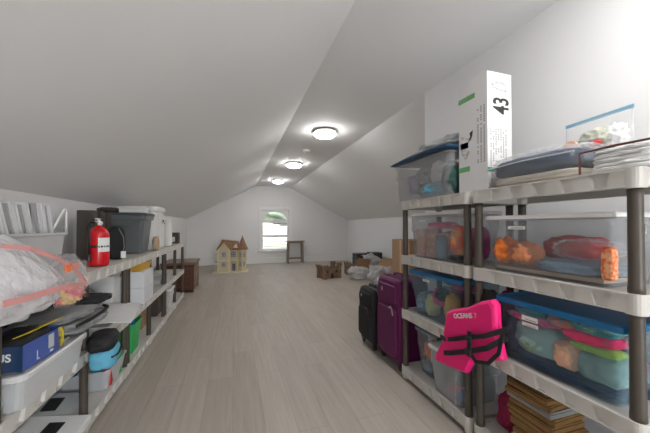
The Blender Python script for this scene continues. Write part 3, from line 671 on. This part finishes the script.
bm=new(); box(bm,-.19,.19,-.01,.01,0,.42,Matrix.Rotation(.15,4,'Y')); obj('board', bm, CARD, t)
t = thing('equipment_case', 'black hard case with recessed front standing behind the clear bags', 'case', (3.42,6.95,0), 0)
bm=new(); box(bm,-.42,.30,-.16,.16,0,.42); box(bm,-.42,-.20,-.16,.16,.42,.50); box(bm,.0,.30,-.16,.16,.42,.52); box(bm,-.20,.0,-.02,.16,.42,.50); obj('case_body', bm, BLACKP, t, bevel=.012)
bm=new(); tube(bm,[(-.3,-.165,.46),(-.3,-.2,.46),(-.22,-.2,.46),(-.22,-.165,.46)],.01,8); obj('handle', bm, PGREY, t)

# ------------------------------------------------------------------ stool, chest, dollhouse
t = thing('folding_stool', 'narrow worn wooden stool standing against the end wall right of the window', 'stool', (1.93,9.40,0), .05)
obj('seat', box(new(),-.30,.30,-.13,.13,.70,.73), WOODL, t, bevel=.006)
for sx in (-1,1):
    for sy in (-1,1):
        bm=new(); loft(bm,[rr(.04,.03,.004,0,cx=sx*.25,cy=sy*.10),rr(.045,.035,.004,.70,cx=sx*.23,cy=sy*.09)]); obj('leg', bm, WOODL, t)
for z,y in ((.14,-.10),(.66,-.09),(.14,.10)):
    obj('stretcher', box(new(),-.225,.225,y-.012,y+.012,z,z+.04), WOODL, t)
t = thing('blanket_chest', 'red-brown wooden chest standing past the far end of the left shelves', 'chest', (-.95,6.12,0))
obj('chest_body', box(new(),-.28,.26,-.36,.36,.04,.50), WOODR, t, bevel=.008)
obj('chest_lid', box(new(),-.295,.285,-.375,.375,.502,.545), mat('dusty_brown_wood',(.20,.145,.11),.5,var=.2), t, bevel=.015)
for y in (-.33,.33):
    for x in (-.25,.23): obj('foot', lathe(new(),[(.025,0),(.03,.02),(.022,.0395)],12,(x,y)), WOODR, t)
bm=new()
for y0,y1 in ((-.32,-.03),(.03,.32)):
    for a in ((y0,y1,.09,.11),(y0,y1,.42,.44),(y0,y0+.02,.11,.42),(y1-.02,y1,.11,.42)): box(bm,.26,.268,*a)
obj('panel_moulding', bm, WOODL, t)
bm=new()
for a in ((-.24,.22,.09,.11),(-.24,.22,.42,.44),(-.24,-.22,.11,.42),(.20,.22,.11,.42)): box(bm,a[0],a[1],-.368,-.36,a[2],a[3])
obj('panel_moulding', bm, WOODR, t)
# dollhouse
DW = mat('pale_yellow_dollhouse_paint',(.62,.53,.33),.6,var=.06); DR = mat('terracotta_dollhouse_shingle',(.25,.125,.07),.7,c2=(.34,.19,.115),scale=40); DP = mat('violet_window_trim',(.16,.14,.26),.5); DT=mat('cream_dollhouse_trim',(.72,.66,.50),.6)
t = thing('dollhouse', 'pale yellow dollhouse with terracotta roofs and a round turret standing on the floor', 'dollhouse', (-.03,8.12,0), -.10)
obj('base_board', box(new(),-.48,.40,-.28,.28,0,.025), DT, t)
bm=new(); box(bm,-.36,.22,-.08,.24,.025,.60); obj('house_wall', bm, DW, t)
bm=new(); prism(bm,[(-.33,.025),(-.06,.025),(-.06,.62),(-.195,.79),(-.33,.62)],'y',-.22,-.08); obj('gable_bay', bm, DW, t)
bm=new()
prism(bm,[(-.385,.585),(-.375,.60),(-.195,.825),(-.015,.60),(-.03,.585),(-.195,.795)],'y',-.235,.06); obj('gable_roof', bm, DR, t)
bm=new(); a=[(-.40,-.12,.60),(.26,-.12,.60),(.26,.28,.60),(-.40,.28,.60)]; b_=[(-.28,.0,.85),(.14,.0,.80),(.14,.16,.80),(-.28,.16,.85)]
loft(bm,[[(x,y,z-.02) for x,y,z in a],a,[(-.30,-.01,.78),(.16,-.01,.75),(.16,.18,.75),(-.30,.18,.78)],b_]); obj('main_roof', bm, DR, t)
bm=new(); lathe(bm,[(.105,.025),(.105,.60)],8,(.26,-.06)); obj('turret_wall', bm, DW, t)
bm=new(); lathe(bm,[(.145,.59),(.15,.60),(.08,.76),(.012,.93),(.006,.97)],8,(.26,-.06)); obj('turret_roof', bm, DR, t)
bm=new(); prism(bm,[(.03,.64),(.15,.64),(.09,.74)],'y',-.16,.0); obj('dormer', bm, DT, t)
def dwin(x,y,z,w=.09,h=.11):
    bm=new(); box(bm,x-w/2,x+w/2,y-.008,y,z,z+h); o=obj('window', bm, DP, t)
    bm=new()
    for k in (-1,1):
        for q in (0,1): box(bm,x+k*w*.22-w*.16,x+k*w*.22+w*.16,y-.011,y-.0082,z+.01+q*h*.47,z+.01+q*h*.47+h*.36)
    obj('pane', bm, mat('pale_pane',(.45,.48,.60),.2), o)
dwin(-.195,-.22,.16); dwin(-.195,-.22,.42); dwin(.03,-.08,.40,.11,.13); dwin(.22,-.155,.16,.05); dwin(.22,-.155,.40,.05); dwin(.31,-.150,.16,.04); dwin(.31,-.150,.40,.04)
obj('door', box(new(),.0,.08,-.088,-.08,.03,.22), DP, t)
obj('balcony', box(new(),-.06,.15,-.19,-.08,.295,.32), DT, t)
bm=new()
for k in range(7): box(bm,-.05+k*.03,-.042+k*.03,-.188,-.18,.32,.37)
box(bm,-.06,.15,-.19,-.178,.37,.382)
for x in (-.045,.14): box(bm,x-.01,x+.01,-.188,-.17,.025,.295)
obj('railing', bm, DT, t)
bm=new()
for x in (-.335,-.065): box(bm,x-.012,x+.012,-.232,-.22,.025,.62)
box(bm,-.345,-.05,-.232,-.22,.315,.335); obj('corner_trim', bm, DT, t)
bm=new()
for z in (.24,.47): box(bm,-.46,-.36,-.05,.20,z,z+.015)
obj('side_shelf', bm, DT, t)

# ------------------------------------------------------------------ left shelves: top
t = thing('file_tote', 'white open file tote packed with paper folders on the left shelf behind the drawstring bag', 'file box', (-1.04,1.70,L3))
bm=new(); loft(bm,[rr(.28,.46,.02,0),rr(.31,.52,.025,.22),rr(.33,.54,.03,.222),rr(.33,.54,.03,.235),rr(.30,.51,.025,.235),rr(.27,.45,.02,.006)]); obj('tote_body', bm, mat('pale_grey_tote',(.52,.52,.53),.5), t)
random.seed(5)
MANI = mat('white_folder_card',(.66,.66,.68),.7,var=.03); GAPSH=mat('folder_gap_shade',(.36,.36,.37),.8)  # the thin grey pieces paint the shade in gaps between white folders
for i in range(22):
    y = -.23+i*.0205; a = .55-.3*i/22+random.uniform(-.05,.05)
    o = obj('file_folder', box(new(),-.125,.125,(-.0065 if i%4 else -.003),(.0065 if i%4 else .003),0,.36+random.uniform(-.012,.0)), MANI if i%4 else GAPSH, None, False, (-1.04,1.70+y+.035,L3+.03)); o.rotation_euler=(a*.75,0,0)
    tag(o,'white paper folder leaning in the row of the file tote' if i%4 else 'thin grey slat drawn as the shaded gap between folders in the file tote','folder','white folders in the file tote' if i%4 else 'grey shaded gaps in the file tote')
bm=new(); tube(bm,[(0,-.05,0),(0,.02,.08),(0,.07,.135),(0,.085,.145),(0,.10,.14),(0,.105,.12),(0,.105,0)],.006,8)
o=obj('wire_bracket', bm, WHITE, None, True, (-.92,1.93,L3+.22)); tag(o,'bent white wire bracket standing at the end of the file tote','bracket')
# drawstring bags
t = thing('drawstring_bag', 'large clear drawstring bag with pink band bulging over the near left shelf edge', 'bag', (-.86,1.25,L3))
def droopy(o, x0, k, L, tp):
    for v in o.data.vertices:
        f = 1-tp*max(0, v.co.y/L)**2
        v.co.x = (v.co.x-.18)*f+.18; v.co.z *= f
        if v.co.x > x0: v.co.z -= (v.co.x-x0)*k
o = obj('bag_film', blob(.44,.66,.26,2.4,300,.12,2.2,5), BAGM, t, True, (.01,-.01,0)); droopy(o, .08, .75, .33, .6)
PB = clear('pink_band',(.80,.36,.34),.45,.3)
bm=new(); strap(bm,[(.165,-.08,.205),(.195,.0,.19),(.215,.10,.150),(.228,.20,.098),(.23,.315,.015)],.015,.004); obj('drawstring_band', bm, PB, t)
bm=new(); strap(bm,[(.242,-.20,.048),(.245,-.12,.043),(.25,-.02,.042),(.25,.085,.038),(.23,.315,.012)],.020,.004); obj('drawstring_band', bm, PB, t)
obj('orange_sticker', box(new(),.232,.236,.135,.175,.085,.112), mat('orange_sticker',(.85,.18,.05),.5), t)
o = obj('wrapped_bundle', blob(.36,.54,.20,2.6,301,.12,2.5,4), mat('white_bedding',(.62,.62,.65),.8,bump=.4), t, True, (-.01,-.02,.012)); droopy(o, .08, .75, .33, .6)
t = thing('plastic_bag', 'grey-blue filled clear bag lying behind the pink-banded drawstring bag', 'bag', (-1.06,1.27,L3+.002))
obj('bag_film', blob(.28,.46,.33,2.3,305,.12,2.4,4), BAG, t, True)
obj('blanket', blob(.24,.42,.29,2.4,306,.12,2.4,4), mat('grey_blue_blanket',(.24,.26,.30),.9,bump=.4), t, True,(0,0,.01))
t = thing('toy_bag', 'small clear bag of pink toys hanging off the left shelf edge near the extinguisher', 'bag', (-.735,1.64,.83))
obj('bag_film', blob(.13,.18,.24,2.2,310,.15,2.5,4), BAG, t, True)
obj('toys', blob(.11,.15,.09,2.2,311,.3,4,4), mat('pink_yellow_toy_mix',(.70,.14,.20),.6,c2=(.75,.50,.20),scale=24), t, True,(0,0,.01))
obj('red_tag', box(new(),.0,.03,-.03,.03,.17,.20), mat('coral_tag',(.75,.16,.10),.5), t)
# dark upright boxes
for i,(x,y,lb) in enumerate(((-1.16,2.88,'dark brown upright box file at the left behind the extinguisher'),(-1.15,2.99,'dark brown upright box file in the middle behind the extinguisher'),(-1.14,3.11,'dark brown upright box file at the right behind the extinguisher'))):
    tag(obj('box_file', box(new(),-.06,.06,-.035,.035,0,.40-.004*i), mat('dark_brown_board',(.06,.05,.043),.6), None, False, (x,y,L3), bevel=.004), lb, 'box file', 'dark box files')
# fire extinguisher
t = thing('fire_extinguisher', 'red fire extinguisher with black hose standing on the left shelf', 'fire extinguisher', (-.885,2.36,L3), .2)
obj('cylinder', lathe(new(),[(.052,0),(.060,.006),(.062,.02),(.062,.20),(.058,.225),(.042,.250),(.022,.262),(.018,.272)],28), RED, t, True)
obj('valve', lathe(new(),[(.017,.272),(.017,.285),(.012,.287),(.012,.305)],16), BRASS, t, True)
bm=new(); box(bm,-.012,.012,-.055,.03,.296,.304); box(bm,-.010,.010,-.06,.03,.315,.322); box(bm,-.008,.008,.0,.03,.30,.32); obj('lever', bm, STEEL, t)
bm=new(); tube(bm,[(-.012,-.014,.295),(-.045,-.03,.295),(-.042,-.062,.27),(-.040,-.066,.22),(-.040,-.064,.08)],.009,8); obj('hose', bm, BLACKP, t, True)
obj('nozzle', lathe(new(),[(.009,.035),(.013,.04),(.010,.08)],12,(-.040,-.064)), BLACKP, t)
obj('strap', lathe(new(),[(.0635,.125),(.0635,.137)],28,cap=(False,False)), BLACKP, t)
o = obj('gauge', lathe(new(),[(.014,0),(.014,.01)],16), STEEL, t); o.rotation_euler=(PI/2,0,0); o.location=(.012,-.012,.288)
bm=new(); n=8
ring=lambda r:[(r*math.cos(-1.45+1.3*i/n), r*math.sin(-1.45+1.3*i/n)) for i in range(n+1)]
o1=ring(.0633); o2=ring(.0625)
for i in range(n): prism(bm,[o1[i],o1[i+1],o2[i+1],o2[i]],'z',.095,.19)
obj('label_panel', bm, PAPER, t)
# black bag
t = thing('black_bag', 'rounded black bag with pale piping and white tag beside the extinguisher', 'bag', (-.93,2.80,L3), .5)
obj('bag_body', blob(.13,.12,.28,3.2,320,.05), BLACK, t, True)
bm=new(); tube(bm,[(.03,-.066,.02),(.045,-.066,.10),(.04,-.062,.18),(.01,-.05,.25)],.004,6); obj('piping', bm, GREYF, t)
obj('paper_tag', box(new(),.02,.055,-.080,-.077,.01,.065), PAPER, t)
# grey tote
t = thing('grey_tote', 'dark grey plastic tote with lid on the top left shelf', 'tote', (-1.06,3.46,L3))
bm=new(); loft(bm,[rr(.34,.26,.03,0),rr(.40,.32,.035,.33),rr(.435,.35,.035,.335),rr(.44,.355,.035,.375),rr(.43,.345,.035,.376)]); obj('tote_body', bm, DGREY, t)
bm=new(); loft(bm,[rr(.45,.365,.04,.377),rr(.455,.37,.04,.38),rr(.455,.37,.04,.398),rr(.44,.355,.035,.404),rr(.38,.30,.03,.404),rr(.37,.29,.03,.398)]); obj('tote_lid', bm, mat('charcoal_lid',(.06,.07,.08),.4), t)
bm=new(); tube(bm,[(-.17,-.176,.335),(-.12,-.178,.33),(-.09,-.172,.28),(.09,-.172,.28),(.12,-.178,.33),(.17,-.176,.335)],.009,8); obj('handle_ridge', bm, DGREY, t)
soft('fuzzy_scarf', FUZZ, (.18,.2,.055), (-1.20,3.43,L3+.405), 'brown fuzzy scarf rolled on the lid of the dark grey tote', 'scarf', seed=330, p=3, amp=.2, freq=5)
t = thing('flat_box', 'flat white box lying on the lid of the dark grey tote', 'box', (-.99,3.47,L3+.405)); obj('carton', box(new(),-.10,.10,-.12,.12,0,.045), WHITE, t, bevel=.004)
obj('box_lid', box(new(),-.105,.105,-.125,.125,.046,.062), PAPER, t, bevel=.003)
# white tall bin
t = thing('white_tub', 'tall white plastic tub with snap lid right behind the dark grey tote', 'tub', (-1.0,3.90,L3))
bm=new(); loft(bm,[rr(.28,.36,.05,0),rr(.32,.42,.06,.44)]); obj('tub_body', bm, WHITE, t)
bm=new(); loft(bm,[rr(.345,.445,.06,.441),rr(.35,.45,.06,.445),rr(.35,.45,.06,.485),rr(.33,.43,.05,.495)]); obj('tub_lid', bm, WHITE, t)
bm=new(); tube(bm,[(.162,-.12,.40),(.180,-.10,.33),(.182,.0,.29),(.180,.10,.33),(.162,.12,.40)],.005,8); obj('tub_handle', bm, WHITE, t)
obj('black_clip', box(new(),.158,.175,.12,.16,.30,.35), BLACKP, t)
soft('paper_sack', TAN, (.06,.10,.16), (-.835,3.68,L3), 'small tan paper sack at the shelf edge beside the dark grey tote', 'bag', seed=340, p=3.5, amp=.1)
for i,(x,y,h,lb) in enumerate(((-.93,4.28,.40,'tallest white stack of cups, next to the white tub'),(-.88,4.47,.34,'middle white stack of cups beyond the white tub'),(-.9,4.63,.30,'shortest white stack of cups beyond the white tub'))):
    t = thing('cup_stack', lb, 'cups', (x,y,L3))
    bm=new(); pr=[]
    k=0; z=0
    while z<h:
        pr += [(.048,z),(.054,z+.012),(.056,z+.02)]; z+=.024
    lathe(bm, pr, 20); obj('stacked_cups', bm, PAPER, t)
t = thing('lantern', 'small dark brown lantern box at the far end of the top left shelf', 'lantern', (-.93,5.15,L3))
bm=new()
for z in (0,.15): box(bm,-.09,.09,-.06,.06,z,z+.02)
for x in (-.08,.08):
    for y in (-.05,.05): box(bm,x-.01,x+.01,y-.01,y+.01,.02,.15)
obj('lantern_frame', bm, mat('dark_bronze',(.06,.045,.035),.5), t); obj('candle', lathe(new(),[(.03,.021),(.03,.10)],16), PAPER, t)
obj('back_panel', box(new(),-.07,.07,.045,.05,.02,.15), mat('dark_bronze',(.06,.045,.035),.5), t)
# ------------------------------------------------------------------ left shelves: middle
b = bin_('storage_bin', 'long translucent under-bed bin with white lid sticking out of the middle left shelf', 'storage bin', -.985, 1.655, L2+.003, .46, .52, .145, CLRW, mat('white_lid_plastic',(.62,.62,.63),.35,var=.02), taper=.95, lidh=.022, ridge=False)
bm=new(); loft(bm,[rr(.36,.40,.03,.139),rr(.35,.39,.03,.150),rr(.32,.36,.03,.150),rr(.31,.35,.03,.141)]); obj('lid_ridge', bm, mat('white_lid_plastic',(.62,.62,.63),.35), b)
for i,(y,m,lb) in enumerate(((1.52,GREYC,'grey-blue cloth at the near end of the under-bed bin'),(1.66,PAPER,'white cloth at the far end of the under-bed bin'),(1.42,PGREY,'pale grey cloth in the under-bed bin corner'))):
    soft('folded_cloth', m, (.2,.11,.08), (-.93,y,L2+.012), lb, 'cloth', seed=350+i, p=3, amp=.15)
# printed blue box
t = thing('printed_carton', 'opened blue and black product carton with yellow flap on the under-bed bin lid', 'box', (-.872,1.562,L2+.155), -.06)
w,d,h=.20,.25,.098
bm=new(); box(bm,-w/2,w/2,-d/2,d/2,0,.003); box(bm,w/2-.003,w/2,-d/2,d/2,.003,h); box(bm,-w/2,-w/2+.003,-d/2,d/2,.003,h); box(bm,-w/2+.003,w/2-.003,d/2-.003,d/2,.003,h)
BLU=mat('blue_print_card',(.055,.10,.36),.45); NV=mat('dark_navy_print_card',(.008,.035,.10),.4)
obj('carton', bm, BLU, t)
obj('front_face', box(new(),-w/2,w/2,-d/2-.003,-d/2,0,h), NV, t)
obj('yellow_panel', box(new(),w/2,w/2+.001,.085,d/2,.005,h+.0), mat('olive_yellow_print',(.12,.11,.09),.5,c2=(.65,.55,.03),scale=30), t)
obj('grey_panel', box(new(),w/2,w/2+.001,.02,.055,.03,h-.01), PGREY, t)
bm=new(); box(bm,w/2,w/2+.001,-.05,-.045,.012,.05); box(bm,w/2,w/2+.001,-.05,-.035,.012,.016); box(bm,w/2,w/2+.001,.03,.05,.012,.020); obj('white_print', bm, WHITE, t)
text('US', .042, WHITE, t, (.04,-d/2-.0036,.055), (PI/2,0,0))
bm=new(); box(bm,.0,.09,-.12,.10,0,.003,Matrix.Translation((.0,.05,h))@Matrix.Rotation(-.35,4,'Y')); obj('yellow_flap', bm, mat('yellow_card',(.70,.55,.03),.5), t)
obj('contents', blob(w-.03,d-.03,h+.02,4,360,.08), BLACK, t, True, (0,0,.004))
# grey garment
t = thing('grey_jacket', 'grey and black padded jacket draped over the under-bed bin and the middle left shelf edge', 'jacket', (-.90,1.95,L2+.165), 0)
LG = mat('light_grey_nylon',(.27,.27,.275),.6,var=.1,scale=30)
obj('jacket_body', blob(.36,.50,.065,3.2,365,.12,2.2,5), LG, t, True, (0,0,0))
obj('sleeve', blob(.34,.48,.06,3.2,367,.12,2.2,5), LG, t, True, (-.02,-.02,.06))
bm=new(); strap(bm,[(.165,-.22,.062),(.18,-.1,.064),(.182,.03,.064),(.165,.15,.062),(.11,.22,.06)],.014,.01); obj('black_trim', bm, BLACK, t)
obj('black_yoke', blob(.26,.22,.05,3,366,.12), BLACK, t, True, (.05,.12,.10))
soft('black_backpack', BLACK, (.24,.40,.12), (-1.06,1.62,L2+.26), 'black backpack on the middle left shelf behind the blue carton', 'backpack', seed=368, p=3, amp=.12)
# papers
o = obj('paper_stack', warped(.20,.42,.05, lambda x,y: .01*math.sin(y*8), 6, 8), PAPER, None, False, (-.87,2.42,L2+.03)); tag(o,'white stack of paper lying on the middle left shelf','papers')
o = obj('paper_sheet', warped(.24,.50,.003, lambda x,y: .006*math.sin(y*9)-max(0,x)*.15, 8, 10), PAPER, None, False, (-.80,2.44,L2+.105), .15); tag(o,'loose white sheet on the paper stack poking past the shelf edge','paper')
# organizer and white boxes
t = thing('magazine_rack', 'white plastic magazine rack behind the paper stack on the middle left shelf', 'rack', (-1.04,2.50,L2+.0))
bm=new()
for k in range(4): prism(bm,[(-.06,0),(.06,0),(.06,.22),(-.06,.30)],'y',-.12+k*.075,-.114+k*.075)
box(bm,-.06,.06,-.12,.111,-.0,.006); obj('rack_body', bm, PGREY, t)
t = thing('white_carton', 'white carton with open flap against the wall on the middle left shelf', 'box', (-1.02,2.79,L2)); obj('carton', box(new(),-.10,.10,-.07,.07,0,.32), WHITE, t, bevel=.003)
obj('flap', box(new(),.10,.104,-.07,.07,.0,.34), PAPER, t)
t = thing('blue_white_tub', 'translucent bluish tub on the middle left shelf before the yellow tray', 'tub', (-1.02,2.99,L2)); bm=new(); loft(bm,[rr(.2,.13,.02,0),rr(.22,.15,.02,.26)]); obj('tub_body', bm, mat('pale_blue_plastic',(.50,.57,.66),.4), t); bm=new(); loft(bm,[rr(.23,.16,.02,.2605),rr(.23,.16,.02,.28)]); obj('tub_lid', bm, WHITE, t)
WB=mat('white_box_card',(.70,.70,.73),.6,var=.02)
for i,(y,z,lb) in enumerate(((3.14,0,'lower near white box of the stack under the yellow tray'),(3.30,0,'lower far white box of the stack under the yellow tray'),(3.14,.151,'upper near white box of the stack under the yellow tray'),(3.30,.151,'upper far white box of the stack under the yellow tray'))):
    t = thing('white_box', lb, 'box', (-.90,y,L2+z), group='white boxes under the yellow tray'); obj('carton', box(new(),-.14,.11,-.078,.078,0,.15), WB, t, bevel=.004)
t = thing('yellow_tray', 'mustard yellow open tray on top of the white boxes on the middle left shelf', 'tray', (-.92,3.24,L2+.302))
bm=new(); loft(bm,[rr(.20,.26,.02,0),rr(.24,.33,.025,.072),rr(.232,.322,.022,.072),rr(.19,.25,.02,.005)]); obj('tray_body', bm, YEL, t)
# ------------------------------------------------------------------ left shelves: bottom
for i,(x,y,z,rz,lb) in enumerate(((-.90,1.87,L1,.0,'white flat device with black window on the near bottom left shelf'),(-1.02,2.14,L1,.1,'pale grey flat device with black window farther in on the bottom left shelf'))):
    t = thing('flat_device', lb, 'device', (x,y,z), rz)
    bm=new(); prism(bm,[(-.15,0),(.13,0),(.13,.04),(-.15,.082)],'y',-.12,.12); obj('device_case', bm, WHITE if i==0 else PGREY, t, bevel=.006)
    M=Matrix.Rotation(math.atan2(.042,.28),4,'Y'); 
    obj('display', box(new(),-.04,.03,-.08,.05,.0585,.0635,M), BLACKP, t)
t = thing('wooden_board', 'reddish brown board edge at the near end of the bottom left shelf', 'board', (-1.02,1.62,L1)); obj('board', box(new(),-.15,.15,-.20,.10,0,.05), WOODR, t, bevel=.004)
bm=new(); tube(bm,[(-.05,.16,.13),(.02,.05,.13),(.05,-.06,.10),(.04,-.12,.05),(.0,-.13,.03),(-.04,-.08,.05),(-.03,.04,.09)],.007,8)
t = thing('cable', 'looped beige cable on the bottom left shelf under the under-bed bin', 'cable', (-1.0,2.15,L1+.13)); obj('loop', bm, CREAM, t, True)
soft('blue_pouch', mat('dark_blue_cloth',(.01,.03,.14),.7), (.16,.2,.07), (-1.02,2.28,L1+.15), 'dark blue pouch lying on the flat devices', 'pouch', seed=380, p=2.5, amp=.2)
t = thing('open_bin', 'translucent open bin full of bottles and boxes on the bottom left shelf', 'storage bin', (-.955,2.48,L1))
bm=new(); loft(bm,[rr(.27,.30,.04,0),rr(.31,.36,.05,.13),rr(.325,.375,.05,.135),rr(.325,.375,.05,.142),rr(.305,.355,.045,.140),rr(.26,.29,.035,.004)]); obj('bin_body', bm, CLRW, t)
t = thing('lunch_bag', 'light blue and black insulated lunch bag hanging over the middle left shelf edge', 'lunch bag', (-.725,2.04,.385), .15)
obj('bag_body', blob(.13,.22,.12,4,385,.05), LBLUE, t, True); obj('bag_top', blob(.14,.22,.10,3.5,386,.1), BLACK, t, True, (-.01,0,.095))
bm=new(); tube(bm,[(.05,-.10,.07),(.068,-.03,.06),(.068,.04,.06),(.05,.10,.075)],.006,6); obj('zip', bm, BLACK, t)
t = thing('blue_cup', 'sky blue plastic tumbler standing in the open bin behind the lunch bag', 'cup', (-.90,2.46,L1+.01)); bm=new(); lathe(bm,[(.042,0),(.06,.27),(.055,.27),(.04,.01)],20); obj('cup_body', bm, mat('sky_blue_plastic',(.10,.45,.60),.4), t, True)
t = thing('red_packet', 'red packet with white print leaning in the open bin', 'packet', (-.835,2.42,L1+.02), .2); bm=new(); box(bm,-.02,.02,-.05,.05,0,.17,Matrix.Rotation(.25,4,'X')); obj('packet_body', bm, REDC, t, bevel=.004); bm=new(); box(bm,.0202,.021,-.03,.03,.10,.12,Matrix.Rotation(.25,4,'X')); obj('white_print', bm, PAPER, t)
def bottle(name,label,x,y,z,m,r,h):
    t=thing(name,label,'bottle',(x,y,z)); obj('bottle_body', lathe(new(),[(r*.9,0),(r,.01),(r,h*.7),(r*.6,h*.85),(r*.4,h*.9)],18), m, t, True); obj('bottle_cap', lathe(new(),[(r*.42,h*.9),(r*.42,h)],14), m, t)
bottle('green_bottle','green plastic bottle in the open bin beside the sky blue tumbler',-.845,2.57,L1+.006,GREEN,.036,.25)
bottle('dark_bottle','dark teal bottle standing behind the open bin',-.97,2.60,L1+.006,mat('dark_teal_plastic',(.01,.07,.10),.4),.035,.31)
t = thing('green_bucket', 'bright green plastic basket holding a blue item past the open bin', 'basket', (-.92,3.02,L1)); bm=new(); loft(bm,[rr(.15,.20,.03,0),rr(.20,.26,.035,.26),rr(.192,.252,.033,.26),rr(.142,.19,.028,.005)]); obj('basket_body', bm, GREEN, t)
soft('blue_ball', BLUE, (.13,.16,.11), (-.92,3.02,L1+.20), 'blue item sitting in the bright green basket', 'toy', seed=390, p=2, amp=.1)
t = thing('brown_box', 'brown cardboard box on the bottom left shelf under the far middle shelf', 'box', (-1.0,3.72,L1)); obj('carton', box(new(),-.12,.06,-.14,.14,0,.18), CARD, t, bevel=.004)
b = bin_('storage_bin', 'milky bin with white lid on the bottom left shelf near the far end', 'storage bin', -.93, 4.52, L1, .24, .36, .26, CLRW, WHITE, taper=.88)
soft('folded_cloth', TAN, (.16,.2,.12), (-.94,4.5,L1+.012), 'tan cloth inside the milky bin near the far end', 'cloth', seed=395, p=3, amp=.1)
t = thing('wicker_box', 'dark wooden crate on the bottom left shelf beyond the brown box', 'crate', (-1.02,4.15,L1)); obj('crate_body', box(new(),-.12,.12,-.12,.12,0,.22), FUZZ, t, bevel=.004)
t = thing('flat_tray', 'pale grey empty tray at the far end of the middle left shelf', 'tray', (-1.0,4.3,L2)); bm=new(); loft(bm,[rr(.26,.5,.02,0),rr(.28,.52,.02,.05),rr(.27,.51,.02,.05),rr(.25,.49,.02,.005)]); obj('tray_body', bm, PGREY, t)

# ------------------------------------------------------------------ outside, sky, camera
OUT = emit('x', (1,1,1), 0); bpy.data.materials.remove(OUT)
t = thing('tree', 'sunlit green tree outside seen through the arched top of the far window', 'tree', (3.3,14.5,0))
obj('foliage', blob(6.,2.,2.6,2.2,400,.3,4), mat('sunlit_leaves',(.50,.52,.30),.8,var=.4,scale=8,bump=.5), t, True, (0,0,1.2)); obj('trunk', lathe(new(),[(.2,-3),(.15,1.6)],12), WOODL, t)
w = bpy.data.worlds.new('World'); S.world = w; w.use_nodes = True; nt = w.node_tree
bg = nt.nodes['Background']; sky = nt.nodes.new('ShaderNodeTexSky'); sky.sky_type = 'NISHITA'; sky.sun_elevation = math.radians(50); sky.sun_rotation = math.radians(120); sky.sun_disc = False
nt.links.new(sky.outputs[0], bg.inputs[0]); bg.inputs[1].default_value = .55
def fill_light(y, s, e):
    l = bpy.data.lights.new('rear_fill', 'AREA'); l.shape='RECTANGLE'; l.size=.85; l.size_y=1.3; l.energy=e; l.color=(.97,.985,1)
    o = bpy.data.objects.new('rear_fill', l); COL.objects.link(o); o.location=((WX0+WX1)/2, y, (WZ0+WZ1)/2); o.rotation_euler=(s*PI/2,0,0)
fill_light(YF-.3, 1, 38)  # added fill light behind the viewpoint, shining through the invented rear window
cam = bpy.data.cameras.new('camera'); co = bpy.data.objects.new('camera', cam); COL.objects.link(co)
co.location=(0,0,1.2); co.rotation_euler=(math.radians(90.8),0,math.radians(-17.5)); cam.sensor_width=36; cam.lens=289/650*36; cam.shift_y=6/650; cam.clip_start=.02
S.camera = co
S.view_settings.view_transform='Standard'; S.view_settings.look='None'; S.view_settings.exposure=1.52; S.view_settings.gamma=1
S.cycles.transparent_max_bounces=24; S.cycles.max_bounces=10; S.cycles.diffuse_bounces=6
